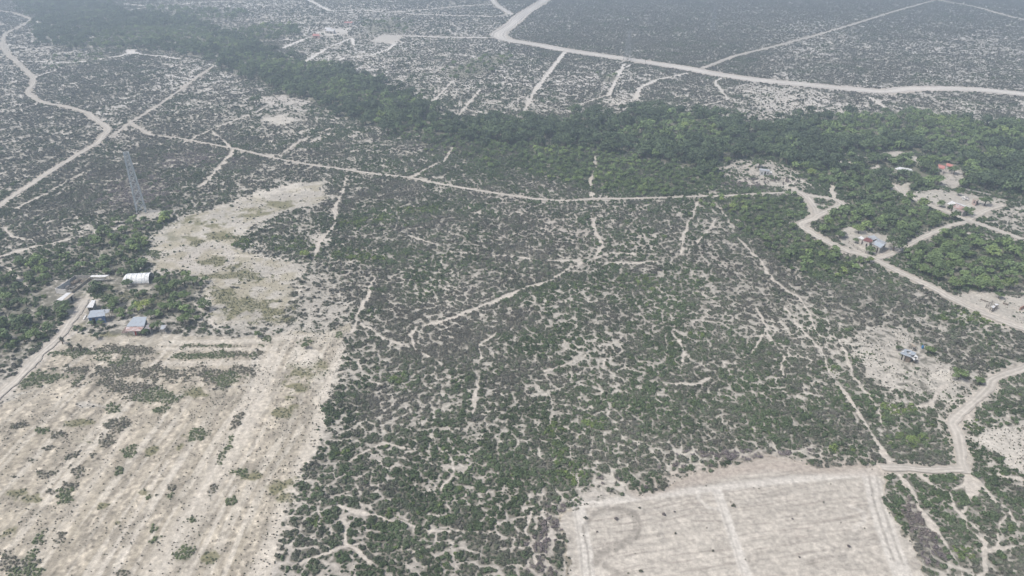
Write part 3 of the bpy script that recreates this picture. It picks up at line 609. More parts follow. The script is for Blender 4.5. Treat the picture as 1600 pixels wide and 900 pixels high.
# ------------------------------------------------------------------ the scrub
M_DRY = foliage_mat('dry_brush_twigs', (.145, .130, .134), (.14, .125, .12), (.15, .13, .115))
M_TUFT = foliage_mat('weed_leaves', (.158, .148, .122), (.115, .150, .075), (.16, .18, .08))
bx = []; by = []; bs_ = []; bt = []; bg_ = []; bd = []
for (r0, r1, sp, rad) in ((55, 230, .76, .48), (230, 460, 1.05, .68), (460, 860, 1.45, .88), (860, 1650, 2.3, 1.42)):
    x, y = lattice(sp, r0, r1); f = fields(x, y); ws = wood_sd(x, y)
    rv = RNG.random(x.size)
    isl = f['isl']; c = f['c']
    dense = (isl > .15 * rad) & (c > .18)
    dense &= rv > (.02 + .2 * sstep(.5, .2, c))
    lone = (c <= .42) & (rv < c * .55 + .004 * (c > .01) ) & (f['field'] < 1.5)
    dense &= c > .18
    stray = (~dense) & (c > .45) & (rv > .86) & (f['trail'] < -.5) & (f['road'] < -1.2)
    k = (dense | lone | stray) & (f['road'] < -.6 * rad) & (f['trail'] < -.25 * rad)
    k &= not_built(x, y)
    kk = ws[[i for i in range(len(WOODS)) if 'thicket' not in WOODN[i]]].max(0) > 1.5; k &= ~(kk & (rv < .55)) 
    k |= ((f['G'] > .5) & (rv < .6) & (f['trail'] < -.3) & (f['road'] < -1) & not_built(x, y))
    x = x[k]; y = y[k]; f = {a: b[k] for a, b in f.items()}; stray = stray[k]; rv2 = RNG.random(x.size)
    s = rad * (.72 + .95 * RNG.random(x.size) ** 2.0) * np.clip(.66 + .45 * f['isl'] / rad, .55, 1.15) * np.where(stray, .75, 1)
    n = fbm(x / 17, y / 17, 210, 3); n2 = fbm(x / 4, y / 4, 213, 2)
    g = f['t'] - .04 + (n - .5) * 1.3 + (n2 - .5) * .8 + (rv2 - .5) * .55
    g = np.clip(g * .8 - .06, 0, .62) + (RNG.random(x.size) < .02 + .05 * f['t']) * .2 + f['G'] * (.28 + .2 * RNG.random(x.size))
    t = np.clip(.32 + .9 * (fbm(x / 11, y / 11, 216, 3) - .25) + .6 * (RNG.random(x.size) - .5), 0, 1.2)
    big = (g > .5) & (RNG.random(x.size) < .3); s = s * np.where(big, 1.35, 1)
    bx.append(x); by.append(y); bs_.append(s); bt.append(t); bg_.append(np.clip(g, 0, 1)); bd.append(f['V'] > .45)
bx = np.concatenate(bx); by = np.concatenate(by); bs_ = np.concatenate(bs_); bt = np.concatenate(bt); bg_ = np.concatenate(bg_); bd = np.concatenate(bd)
print('bushes', len(bx))
sz = bs_ * (.75 + .45 * RNG.random(len(bx))) * np.where(bg_ > .5, 1.25, 1.0)
# dry grey brush apart
def scat(name, m, coll, label, meshes):
    scatter_object(name, bx[m], by[m], np.full(m.sum(), -.05), bs_[m], sz[m], RNG.random(m.sum()) * 6.28, RNG.integers(0, meshes, m.sum()), bt[m], bg_[m], coll, label)
px, py = proj(bx, by)
vis = (px > 12) & (px < 1588) & (py > 12) & (py < 888)
score = np.where(vis & ~bd, bs_ / np.hypot(np.hypot(bx, by), H), 0)
order = np.argsort(-score)[:290]; single = np.zeros(len(bx), bool); single[order] = True
dry_coll = bpy.data.collections.new('dry_kinds')
for k in range(4):
    dry_coll.objects.link(bpy.data.objects.new('dry_kind_%02d' % k, bush_mesh(160 + k, 70, .17, m=M_DRY, lob=4 + k, h=.55, name='dry_brush')))
scat('thorn_scrub', ~single & ~bd, protos, ('low grey-green thorn scrub covering the plain between the bare trails', 'scrub'), 8)
scat('dry_brush', bd & ~single, dry_coll, ('leafless violet-grey brush heaped along the edge of the cleared field', 'brush'), 4)
hi = [bush_mesh(120 + k, 210, .125, lob=4 + k % 3, h=.6, name='thornbush') for k in range(6)]
for q, i in enumerate(order):
    o = link('thornbush', hi[q % 6], loc=(bx[i], by[i], -.05), rz=random.uniform(0, 6.28)); o.scale = (bs_[i], bs_[i], sz[i])
    o['tone'] = float(bt[i]); o['green'] = float(bg_[i])
    gk = bg_[i]
    pxi = px[i]
    side = 'beside the graded field' if 880 <= pxi < 1420 and py[i] > 700 else ('in the scrub right of the graded field' if pxi >= 1380 else 'in the dense middle scrub')
    colr = 'bright green rounded bush' if gk > .56 else ('dull green thornbush' if gk > .34 else 'grey-green thornbush')
    tag(o, colr + ' ' + side, 'bush', colr.replace('bush', 'bushes') + ' ' + side)

# weeds and stubble tufts in the old fields
wcoll = bpy.data.collections.new('weed_kinds')
for k in range(4):
    wcoll.objects.link(bpy.data.objects.new('weed_kind_%02d' % k, bush_mesh(180 + k, 34, .30, m=M_TUFT, lob=3, h=.5, name='weed')))
x, y = lattice(.62, 70, 300); f = fields(x, y); rv = RNG.random(x.size)
gd = np.maximum(f['g'], f['d']); fl = (f['pale'] > .3) & (f['field'] < 1.5)
k1 = (gd > .08) & (rv < .3 + gd * .7); k2 = (f['o'] > .2) & (rv < f['o'] * .55)
dots = fl & (f['px'] > 250) & (f['py'] > 500) & (rv < .26 * sstep(300, 420, f['px'] - (900 - f['py']) * .25) * sstep(.3, .6, fbm(x / 8, y / 8, 230, 3) + .1))
dryw = streaks(x, y)[4]; k6 = fl & (f['py'] > 540) & (rv < dryw * .28 + .03) & ~(k1 | k2); k3 = dots & ~(k1 | k2); edge = fl & (f['c'] > .02) & (rv < .05); edge |= fl & (f['py'] < 520) & (rv < .10) & (fbm(x / 6, y / 6, 233, 2) > .42); k4 = edge & ~(k1 | k2 | k3)
k5 = (f['field'] > 1.5) & (rv < .006) & (fbm(x / 5, y / 5, 231, 2) > .5)
kk = (k1 | k2 | k3 | k4 | k5 | k6) & not_built(x, y) & (f['road'] < -.3) & (f['trail'] < .3)
s = np.where(k1, .20 + .30 * RNG.random(x.size) * (.6 + .6 * gd), np.where(k2, .18 + .16 * RNG.random(x.size), np.where(k5, .14 + .12 * RNG.random(x.size), .12 + .15 * RNG.random(x.size))))
g = np.where(f['g'] > .25, .55, np.where(f['o'] > .3, .35, .1)) + .3 * (RNG.random(x.size) - .5); t = .25 + .4 * RNG.random(x.size) - .25 * (k3 | k5)
tall = np.where(k1, .8, 1.0)
scatter_object('field_weeds', x[kk], y[kk], np.full(kk.sum(), -.03), s[kk], (s * tall)[kk], rv[kk] * 6.28, RNG.integers(0, 4, kk.sum()), np.clip(t[kk], 0, 1), np.clip(g[kk], 0, 1), wcoll,
               ('low weeds and dark stubble tufts dotting the pale ploughed field', 'weeds'))
print('weeds', kk.sum())

# ------------------------------------------------------------------ trees
trunk_me = [trunk_mesh(300 + k) for k in range(3)]
crown_me = [crown_mesh(320 + k, 620, .085, h=.95 + .05 * (k % 3), lob=8 + k % 4) for k in range(6)]
for o in tprotos.objects:                                # instanced trees carry their trunk too
    me = o.data; bm = bmesh.new(); bm.from_mesh(me); me.materials.append(M_BARK)
    b2 = bmesh.new(); b2.from_mesh(trunk_me[0]); mp = {}
    for v in b2.verts: mp[v] = bm.verts.new(v.co)
    for fc in b2.faces:
        nf = bm.faces.new([mp[v] for v in fc.verts]); nf.material_index = 1
    bm.to_mesh(me); bm.free(); b2.free()
def make_tree(x, y, r, green, tone, label, group, name='tree', hs=1.0):
    k = random.randrange(6)
    t = empty(name, (x, y, 0), random.uniform(0, 6.28)); t.scale = (r, r, r * hs)
    c = link('crown', crown_me[k], t); c['green'] = float(green); c['tone'] = float(tone)
    link('trunk', trunk_me[k % 3], t)
    tag(t, label, 'tree', group); return t
tx = []; ty = []; trr = []; tg = []; tt = []; tw = []
for wi, (nm, poly, sp, rad, den) in enumerate(WOODS):
    P = np.array([at(*p) for p in poly]); nx = int((P[:, 0].max() - P[:, 0].min() + 40) / sp); ny = int((P[:, 1].max() - P[:, 1].min() + 40) / sp)
    gx, gy = np.meshgrid(np.arange(nx), np.arange(ny)); gx = gx.ravel(); gy = gy.ravel()
    x = P[:, 0].min() - 20 + (gx + RNG.random(gx.size) * .95) * sp; y = P[:, 1].min() - 20 + (gy + RNG.random(gx.size) * .95) * sp
    sd = wood_sd(x, y)[wi]; f = fields(x, y); rv = RNG.random(x.size)
    den_ = den * (np.interp(f['px'], [0, 120, 330, 520], [.34, .48, .74, 1.0]) if wi == 0 else 1.0) * sstep(-7, 12 if wi == 0 else 3, sd + (fbm(x / 9, y / 9, 255, 2) - .5) * 14)
    k = (sd > -7) & (rv < den_) & not_built(x, y) & (f['road'] < -rad * .8) & (f['pale'] < .25 + .2 * (wi == 6)) & (f['trail'] < 0)
    if wi == 5: k &= rv < .45 + .55 * sstep(.40, .52, fbm(x / 12, y / 12, 250, 2))
    x = x[k]; y = y[k]; sd = sd[k]; f = {a: b[k] for a, b in f.items()}; n = len(x)
    r = rad * (.62 + .75 * RNG.random(n) ** 1.4)
    nse = fbm(x / 22, y / 22, 251, 3); nb = fbm(x / 60, y / 60, 252, 2)
    g = .32 + .55 * (nse - .5) + .35 * (RNG.random(n) - .5); t = .38 + .6 * (nse - .5) + .9 * (RNG.random(n) - .5)
    if wi == 0:
        north = sstep(.42, .62, nb + .25 * sstep(30, 5, sd)); dk = (RNG.random(n) < north * .75); r = np.where(dk, r * 1.35, r * .92)
        g = np.where(dk, g * .4, g + .14); t = np.where(dk, t * .6, t + .16)
    else: g = g + .16; t = t + .15
    tx.append(x); ty.append(y); trr.append(r); tg.append(g); tt.append(t); tw.append(np.full(n, wi))
tx, ty, trr, tg, tt, tw = map(np.concatenate, (tx, ty, trr, tg, tt, tw)); tg = np.clip(tg, 0, .95); tt = np.clip(tt, 0, 1)
print('trees', len(tx))
named = [ # px, py of the trunk's foot, crown radius, green, tone, label
 (152,529,1.5,.25,.15,'small round dark tree alone on the sand below the blue house'),
 (199,448,2.3,.35,.35,'dark tree growing against the front of the white arched shed'),
 (190,493,2.0,.55,.6,'light green tree just right of the blue house'),
 (143,508,1.1,.55,.5,'low tree covering the left of the blue house front'),
 (158,508,1.2,.6,.6,'bright low tree covering the right of the blue house front'),
 (228,524,1.8,.4,.35,'dark green tree at the porch corner of the grey-roofed house'),
 (245,515,2.1,.5,.4,'tree growing through the gap of the low annex roof'),
 (237,497,2.1,.4,.35,'dark tree behind the right edge of the grey-roofed house'),
 (225,485,2.6,.95,.7,'yellow-green tree behind the grey-roofed house'),
 (290,506,2.6,.6,.5,'green tree alone on pale soil right of the annex'),
 (262,487,2.6,.5,.5,'broad thin tree between the grey-roofed house and the field'),
 (288,468,2.6,.55,.5,'green tree at the corner of the dry-grass field'),
 (250,447,2.6,.4,.3,'dark tree beside the open end of the white arched shed'),
 (276,452,2.8,.5,.45,'wide tree second to the right of the arched shed'),
 (302,445,2.6,.5,.45,'tree at the edge of the field right of the arched shed'),
 (180,477,2.3,.5,.4,'tree between the small open shed and the arched shed'),
 (404,526,1.5,.45,.3,'small round tree alone between field and strips'),
 (478,544,1.3,.4,.3,'small round bushy tree by the scrub corner'),
 (478,403,2.2,.85,.6,'yellow-green bushy tree at the upper field corner'),
 (1341,364,2.7,.7,.65,'bright green round tree behind the house with the red-brown roof'),
 (1358,396,2.3,.5,.5,'tree in the front yard of the house with the red-brown roof'),
 (1396,392,4.2,.25,.15,'large dark tree against the right of the sheet-roofed house'),
 (1402,377,3.8,.3,.2,'large dark tree behind the sheet-roofed house'),
 (1312,372,2.6,.35,.25,'dark tree left of the yard with the white shed'),
 (1300,363,2.6,.4,.3,'dark tree beside the bend of the settlement road'),
 (1337,379,1.6,.45,.3,'small tree in front of the white sheet roof'),
 (1488,329,2.2,.35,.3,'dark tree in front of the white half of the long shed'),
 (1510,337,2.9,.55,.5,'green tree at the road end of the long shed'),
 (1538,321,3.2,.45,.35,'broad tree right of the small tan shed'),
 (1470,323,2.3,.5,.45,'tree left of the long shed'),
 (1266,275,2.9,.75,.75,'yellow-green round tree at the edge of the white clearing'),
 (1413,276,3.0,.5,.4,'tree in front of the pale flat roof'),
 (1445,268,4.4,.3,.2,'dark round tree between the pale roof and the red roofs'),
 (1458,259,4.0,.6,.5,'green round tree left of the red roofs'),
 (1490,272,3.4,.5,.4,'tree below the red roofs'),
 (1497,305,1.9,.45,.35,'slender tree standing in the sandy yard above the long shed'),
 (1409,559,1.5,.55,.4,'small tree in front of the blue-grey shack'),
 (1452,553,2.0,.6,.4,'olive tree right of the blue-grey shack'),
 (1404,547,1.1,.3,.2,'little dark tree left of the blue-grey shack'),
 (1497,592,2.3,.6,.45,'tree at the end of the white turning place'),
 (1528,600,1.8,.5,.4,'tree beside the junction of the lower right road'),
 (1185,262,3.2,.4,.3,'dark tree at the left end of the white house in the clearing'),
 (1136,255,2.6,.7,.6,'small bright tree on the sand at the wood edge'),
 (1550,455,3.0,.5,.4,'dark tree above the animal pens'),
 (1560,466,1.9,.4,.3,'thin leaning tree behind the animal pens'),
 (401,164,5,.35,.2,'isolated dark tree clump on chalky soil below the river wood'),
]
for (a, b, r, g, t, lab) in named:
    X, Y = at(a, b); 
    d = np.hypot(tx - X, ty - Y); tx = tx[d > r * .9]; ty = ty[d > r * .9]; trr = trr[d > r * .9]; tg = tg[d > r * .9]; tt = tt[d > r * .9]; tw = tw[d > r * .9]
    make_tree(X, Y, r, g, t, lab, None)
px, py = proj(tx, ty); vis = (px > 5) & (px < 1595) & (py > 8)
score = np.where(vis, trr / np.hypot(np.hypot(tx, ty), H), 0); order = np.argsort(-score)[:300 - len(named)]
single = np.zeros(len(tx), bool); single[order] = True
WHERE = ['at the near edge of the river wood', 'in the low thicket before the river wood', 'in the low thicket along the settlement road', 'in the wood around the settlement road', 'in the wood below the right hand road fork', 'in the grove left of the homestead', 'in the yard of the homestead'] + ['among the settlement houses'] + ['in the scattered far wood'] * 6
for i in order:
    cl = 'yellow-green' if tg[i] > .68 else ('green' if tg[i] > .42 else 'dark green')
    lab = '%s round-crowned tree %s' % (cl, WHERE[int(tw[i])].replace('right hand ', ''))
    make_tree(tx[i], ty[i], trr[i], tg[i], tt[i], lab, lab.replace(' tree ', ' trees '))
m = ~single
scatter_object('woodland', tx[m], ty[m], np.zeros(m.sum()), trr[m], trr[m] * (.85 + .4 * RNG.random(m.sum())), RNG.random(m.sum()) * 6.28, RNG.integers(0, 6, m.sum()), tt[m], tg[m], tprotos,
               ('dense dark green woodland filling the winding river course', 'woodland'))
print('plants done')

# ------------------------------------------------------------------ buildings
M_ZINC = sheet_mat('galvanised_sheet', (.41, .44, .47), rustiness=.08)
M_ZINC_B = sheet_mat('blue_grey_sheet', (.37, .42, .47), rustiness=.05)
M_ZINC_D = sheet_mat('dull_sheet', (.30, .31, .32), rustiness=.25)
M_WHITE = sheet_mat('white_sheet', (.64, .65, .66), rust=(.5, .47, .42), rustiness=.12, metal=0)
M_RUSTW = sheet_mat('rust_streaked_sheet', (.52, .47, .47), rust=(.30, .16, .13), rustiness=.42, metal=0)
M_REDBR = sheet_mat('red_brown_sheet', (.17, .062, .058), rust=(.11, .05, .045), rustiness=.2, metal=0)
M_RED = sheet_mat('faded_red_roof', (.46, .17, .15), rust=(.5, .30, .25), rustiness=.25, metal=0)
M_TAN = sheet_mat('tan_sheet', (.40, .37, .31), rust=(.3, .22, .16), rustiness=.25, metal=0)
M_PLASTIC = sheet_mat('worn_white_plastic', (.80, .82, .83), rust=(.45, .48, .50), rustiness=.30, metal=0, rough=.5)
M_BLUE = mat('blue_painted_wall', (.12, .20, .36), var=.15)
M_BLOCK = mat('grey_block_wall', (.36, .35, .33), var=.15, scale=2)
M_PLAST = mat('pale_plaster', (.46, .44, .41), var=.12)
M_PINK = mat('pink_plaster', (.44, .34, .31), var=.15)
M_BRICK = mat('clay_wall', (.36, .22, .17), var=.2)
M_DARK = mat('dark_opening', (.02, .02, .022), var=.1)
M_WOOD = mat('weathered_wood', (.20, .17, .145), var=.25)
M_STEELF = mat('far_steel', (.30, .33, .35), rough=.7, metal=0, var=.1)
M_STEEL = mat('galvanised_steel', (.50, .55, .58), rough=.6, metal=0, var=.1)
M_REDD = mat('red_cloth', (.35, .06, .05), var=.1)
M_BARREL = mat('blue_plastic', (.05, .20, .42), rough=.4)
M_JUNK = mat('brown_scrap', (.13, .11, .105), var=.3, scale=5)
M_PALEWALL = mat('pale_block_wall', (.62, .61, .59), var=.15)
M_PALEW = mat('bleached_boards', (.62, .61, .58), var=.15)

def prism(P, z0s, z1s):
    """closed solid on a ground polygon between two sets of corner heights"""
    n = len(P); V = [(p[0], p[1], z) for p, z in zip(P, z0s)] + [(p[0], p[1], z) for p, z in zip(P, z1s)]
    a = sum(P[i][0] * P[(i + 1) % n][1] - P[(i + 1) % n][0] * P[i][1] for i in range(n))
    F_ = [(k, (k + 1) % n, n + (k + 1) % n, n + k) for k in range(n)] + [tuple(range(n, 2 * n)), tuple(range(n - 1, -1, -1))]
    if a < 0: F_ = [f[::-1] for f in F_]
    return V, F_
def box(x0, y0, z0, x1, y1, z1):
    return prism([(x0, y0), (x1, y0), (x1, y1), (x0, y1)], [z0] * 4, [z1] * 4)
def beam(a, b, t, z0, z1):
    """upright slab of thickness t between two ground points"""
    d = np.array(b) - np.array(a); L = np.linalg.norm(d); d /= L; nn = np.array((-d[1], d[0])) * t / 2; a = np.array(a); b = np.array(b)
    return prism([a - nn, b - nn, b + nn, a + nn], [z0] * 4, [z1] * 4)
class Thing:
    def __init__(s, name, label, cat, px, py, group=None):
        s.o = empty(name, atv(px, py)); s.c = np.array(atv(px, py)); tag(s.o, label, cat, group)
    def part(s, name, geo, m, parent=None, label=None):
        V, F_ = geo; off = s.c
        me = new_mesh(name, [np.array(v) - off for v in V], F_, m); o = link(name, me, parent or s.o)
        if label: o['label'] = label
        return o
    def roof(s, corners, zs, m, wall=None, inset=.25, name='roof', openings=(), label=None, drop=.07, walls=None):
        """a sheet roof given by the photo places of its corners at heights zs, its wall below and openings in the wall"""
        P = [at(c[0], c[1], z) for c, z in zip(corners, zs)]
        V = prism(P, [z - drop for z in zs], zs); rf = s.part(name, V, m, label=label)
        c = np.mean(P, axis=0); Q = []
        for p in P:
            d = c - np.array(p); L = np.linalg.norm(d); Q.append(np.array(p) + d / L * inset * 1.4)
        s.Q = Q; s.P = P; s.zs = zs
        if wall:
            wo = s.part('wall', prism(Q, [-.3] * len(Q), [z - drop - .004 for z in zs]), wall)
            n = len(Q); sg = np.sign(sum(Q[i][0] * Q[(i + 1) % n][1] - Q[(i + 1) % n][0] * Q[i][1] for i in range(n)))
            for (e, t0, t1, z0, z1, mm, nm) in openings:
                a = Q[e]; b = Q[(e + 1) % n]; d = b - a; u = d / np.linalg.norm(d); out = np.array((u[1], -u[0])) * sg
                p0 = a + d * t0 + out * .03; p1 = a + d * t1 + out * .03
                w_ = s.part(nm, beam(p0, p1, .10, z0, z1), mm)
                if nm == 'window': s.part('sill', beam(p0 + out * .06, p1 + out * .06, .12, z0 - .09, z0 - .003), M_PLAST, w_)
                else: s.part('lintel', beam(p0 + out * .02, p1 + out * .02, .10, z1 + .003, z1 + .12), M_WOOD, w_)
        return rf
    def posts(s, ids, z=None, t=.07, name='post'):
        for i in ids:
            p = s.P[i]; c = np.mean(s.P, axis=0); d = c - np.array(p); q = np.array(p) + d / np.linalg.norm(d) * .2
            s.part(name, tube((q[0], q[1], -.1), (q[0], q[1], s.zs[i] - .075), t, t), M_WOOD)

# --- left homestead
h = Thing('house', 'grey-roofed house with a rusty porch roof and open front', 'house', 211, 515)
h.roof([(208.5,495),(229.3,495),(225,510),(197,510)], [2.9,2.9,2.5,2.5], M_ZINC_B, M_BLOCK, openings=[(2,.15,.3,0,2,M_DARK,'door'),(1,.3,.5,1,1.8,M_DARK,'window')])
h.roof([(197,510.6),(225,510.6),(219.5,517.2),(196,517.2)], [2.42,2.42,2.1,2.1], M_RUSTW, None, name='porch_roof', label='rust-stained porch roof')
h.posts([2,3]); p = [(np.array(h.P[2]) * k + np.array(h.P[3]) * (1 - k)) for k in (.33, .66)]
for q in p: h.part('post', tube((q[0], q[1] + .15, -.1), (q[0], q[1] + .15, 2.02), .06, .06), M_WOOD)
q = np.array(h.P[2]) * .62 + np.array(h.P[3]) * .38; h.part('curtain', beam(q + np.array((-.5, .5)), q + np.array((.1, .5)), .05, .2, 1.7), M_REDD)
q = np.array(h.P[2]) * .45 + np.array(h.P[3]) * .55; h.part('washing_line_sheet', beam(q + np.array((-.3, .4)), q + np.array((.3, .4)), .04, .5, 1.6), M_PALEW)
a = np.array(at(196.5, 510.8, 2.2)); b = np.array(at(190.5, 519.8)); h.part('side_wall', prism([a, b, b + np.array((.2, .05)), a + np.array((.2, .05))], [-.2] * 4, [2.2, .35, .35, 2.2]), M_PINK)
t = Thing('annex', 'low grey annex with a split flat roof right of the grey-roofed house', 'shed', 243, 518)
t.roof([(229.5,506.8),(238,506.8),(235,514),(225,514)], [2.2,2.2,2.0,2.0], M_ZINC_D, M_BLOCK, openings=[(2,.2,.6,0,1.7,M_DARK,'door')])
t.roof([(252,507.8),(260.6,508),(256,514.5),(250,514.5)], [2.0,2.0,1.9,1.9], M_ZINC, None)
t.posts([0,1,2,3])
t.part('low_wall', beam(at(250,518.5), at(259,518), .2, -.1, .9), M_BLOCK); t.part('low_wall', beam(at(259,518), at(261,512), .2, -.1, .9), M_BLOCK)
h = Thing('house', 'blue-walled house with a pale sheet roof', 'house', 152, 500)
h.roof([(141.3,485),(163,483.4),(164.2,493.6),(136,496.8)], [2.9,2.9,2.6,2.6], M_ZINC_B, M_BLUE, openings=[(2,.22,.42,1.3,1.9,M_PALEW,'window'),(2,.62,.78,0,2.0,M_DARK,'door')])
h.roof([(163.2,483.3),(172.3,482.8),(170,487.8),(164.2,490)], [2.7,2.6,2.4,2.5], M_ZINC, None, name='lean_to_roof'); h.posts([1,2])
h.part('board', beam(at(130.3, 499.5), at(134.5, 492.5), .5, 0, .15), M_PALEW)
s_ = Thing('open_shed', 'small pale-roofed shed above the blue house beside the road', 'shed', 143, 481)
s_.roof([(143.3,468.8),(149.3,469),(145,480.2),(135,480.4)], [2.4,2.4,2.1,2.1], M_WHITE, M_BLOCK, openings=[(2,.1,.9,.5,1.8,M_DARK,'doorway')])
s_.part('step', beam(at(136.5,486.5), at(148,486), .5, 0, .12), M_PLAST)
s_ = Thing('long_shed', 'long white-roofed shed with a grey sheet at one side by the walled yard', 'shed', 101, 470)
s_.roof([(105,457),(111.2,457.4),(97,469.6),(88,468.6)], [2.5,2.45,2.1,2.2], M_WHITE, None); s_.posts([0,3])
s_.roof([(111.3,457.5),(116.3,458.5),(104,468.5),(97.2,469.7)], [2.42,2.3,1.95,2.05], M_TAN, M_BLOCK, inset=.6, name='side_roof', openings=[(1,.2,.5,0,1.7,M_DARK,'door')]); s_.posts([1,2])
s_ = Thing('feed_trough', 'small white trough beside the long white shed', 'trough', 114, 466)
s_.part('tub', box(*(np.array(at(112,466)) + (0, 0)), .45, *(np.array(at(116,463.2))), .8), M_PALEW)
for (u_, v_) in ((112.5,465.6),(115.5,465.6),(112.9,463.8),(115.6,463.8)):
    a = at(u_, v_); s_.part('leg', tube((a[0], a[1], -.05), (a[0], a[1], .45), .05, .05), M_WOOD)
y_ = Thing('walled_yard', 'roofless block-walled yard full of brown clutter', 'walled yard', 110, 450)
for (a, b, hh, m_) in (((86,450.8),(102.5,452.6),1.9,M_PALEWALL), ((86,450.8),(108,436.6),1.9,M_PALEWALL), ((108,436.6),(116.5,430.6),1.0,M_BLOCK), ((116.5,430.6),(141.5,430.3),1.0,M_BLOCK), ((112,454.6),(141.5,432),.8,M_TAN), ((102.5,452.8),(112,454.6),.9,M_BLOCK)):
    y_.part('wall', beam(at(*a, hh), at(*b, hh), .18, -.1, hh), m_)
rg = random.Random(4)
for i in range(26):
    u_, v_ = rg.uniform(0, 1), rg.uniform(.08, .9); A = np.array(at(100, 455)) * (1 - v_) + np.array(at(118, 437)) * v_; B = np.array(at(109, 457)) * (1 - v_) + np.array(at(138, 437)) * v_
    p = A * (1 - u_) + B * u_; s1, s2, hh = rg.uniform(.3, 1.1), rg.uniform(.2, .8), rg.uniform(.2, 1.1); an = rg.uniform(0, 3.1); d = np.array((math.cos(an), math.sin(an))) * s1
    o = link('scrap_heap', new_mesh('scrap_heap', *((lambda g: ([np.array(v) - (p[0], p[1], 0) for v in g[0]], g[1]))(prism([p - d, p + np.array((d[1], -d[0])) * .5, p + d, p - np.array((d[1], -d[0])) * .6], [-.05] * 4, [hh, hh * .6, hh * .8, hh * .3]))), rg.choice([M_JUNK, M_JUNK, M_WOOD, M_BLOCK])), loc=(p[0], p[1], 0))
    tag(o, 'brown heap of scrap lying inside the roofless walled yard', 'scrap', 'scrap heaps in the walled yard')
s_ = Thing('awning', 'narrow white awning behind the walled yard', 'awning', 155, 438)
s_.roof([(143,429.8),(171,429.4),(164,432.8),(140.5,432.8)], [2.2,2.2,2.0,2.0], M_WHITE, None); s_.posts([0,1,2,3])
s_.part('table', box(*at(146,440), .6, *at(165,437.5), .7), M_PALEW)
# arched shed
s_ = Thing('arched_shed', 'white plastic-covered arched shed with one open end', 'shed', 211, 443)
A = np.array(at(190.5, 445.5)); B = np.array(at(233.5, 443.5)); d = B - A; Lh = np.linalg.norm(d); d /= Lh; nv = np.array((-d[1], d[0])); r = 2.75
V = []; Fq = []; n1 = 22; n2 = 16; rg = random.Random(3)
for i in range(n1 + 1):
    for j in range(n2 + 1):
        an = math.pi * j / n2; fr = i / n1; end = max(0, 1 - fr / .16); rr = r * math.sqrt(max(.02, 1 - end ** 2)) if end else r
        rr *= 1 + .012 * math.sin(i * 2.9) + rg.uniform(-.012, .012)
        p = A + d * (Lh * fr - (.6 if i == 0 else 0)) + nv * (r - rr * math.cos(an)); V.append((p[0], p[1], .45 + rr * math.sin(an) * .95))
for i in range(n1):
    for j in range(n2):
        a = i * (n2 + 1) + j; Fq.append((a, a + 1, a + n2 + 2, a + n2 + 1))
s_.part('cover', (V, Fq), M_PLASTIC)
for fr in (.18, .36, .54, .72, .86, .995):
    pts = [A + d * Lh * fr + nv * (r - (r + .05) * math.cos(math.pi * j / 12)) for j in range(13)]
    g = join([tube((pts[j][0], pts[j][1], .45 + (r + .05) * .95 * math.sin(math.pi * j / 12)), (pts[j + 1][0], pts[j + 1][1], .45 + (r + .05) * .95 * math.sin(math.pi * (j + 1) / 12)), .05, .05, 5) for j in range(12)])
    s_.part('hoop', g, M_STEEL)
for off in (0, 2 * r): s_.part('base_wall', beam(A + nv * off, B + nv * off, .25, -.1, .5), M_BLOCK)
s_ = Thing('board_pile', 'pile of bleached boards stacked behind the arched shed', 'boards', 219, 422)
for i in range(7):
    a = np.array(at(214 + i * .5, 426)); b = np.array(at(220 + i * .9, 415)); s_.part('board', beam(a, b, .25, .05 + i * .06, .10 + i * .06), M_PALEW)
# --- right-hand house
h = Thing('house', 'house with a red-brown roof joined to wide galvanised sheet roofs', 'house', 1365, 380)
h.roof([(1354,370.6),(1364.4,375.3),(1360,379),(1348,375.2)], [3.4,3.4,2.8,2.8], M_REDBR, M_PLAST, openings=[(2,.3,.5,.6,1.8,M_DARK,'window')])
h.roof([(1355.2,369.4),(1366,367.4),(1372,372.3),(1364.8,375)], [2.8,2.8,2.8,2.8], M_ZINC, M_BLOCK)
h.roof([(1372.2,372.4),(1386,379.2),(1382.4,382.1),(1368.3,375.4)], [3.0,3.0,3.4,3.4], M_ZINC, M_BLOCK)
h.roof([(1368.3,375.6),(1382.4,382.3),(1376,387.6),(1362.4,380.4)], [3.4,3.4,2.6,2.6], M_ZINC_B, M_BLOCK, openings=[(2,.2,.35,0,2,M_DARK,'door'),(2,.6,.75,.9,1.7,M_DARK,'window')])
h.roof([(1345.2,368.8),(1350.8,372),(1347.6,374.4),(1341,371.4)], [2.6,2.6,2.3,2.3], M_WHITE, M_PLAST, name='side_roof')
s_ = Thing('small_shed', 'small grey lean-to left of the sandy yard', 'shed', 1318, 366); s_.roof([(1312,362),(1321,361),(1325,366),(1314,367.4)], [2.1,2.1,1.8,1.8], M_ZINC_D, None); s_.posts([0,1,2,3])
s_.part('back_wall', beam(s_.P[0], s_.P[1], .1, -.1, 1.95), M_WOOD)
h = Thing('long_house', 'long white and rust-streaked shed beside the road fork', 'shed', 1500, 328)
h.roof([(1487.5,313.8),(1494.2,317),(1488,321.3),(1479.3,318.2)], [3.3,3.3,2.7,2.7], M_WHITE, M_PLAST, openings=[(2,.2,.8,.6,1.7,M_DARK,'window')])
h.roof([(1494.3,316.8),(1516,325),(1505,331),(1488.6,322.6)], [3.3,3.2,2.5,2.6], M_RUSTW, M_PLAST, openings=[(2,.1,.3,0,2,M_DARK,'door'),(2,.5,.7,.9,1.7,M_DARK,'window')])
h.roof([(1493.6,316.0),(1520.6,325.0),(1516.2,326.6),(1494.4,317.6)], [3.2,3.1,3.42,3.42], M_WHITE, None, name='ridge_sheet')
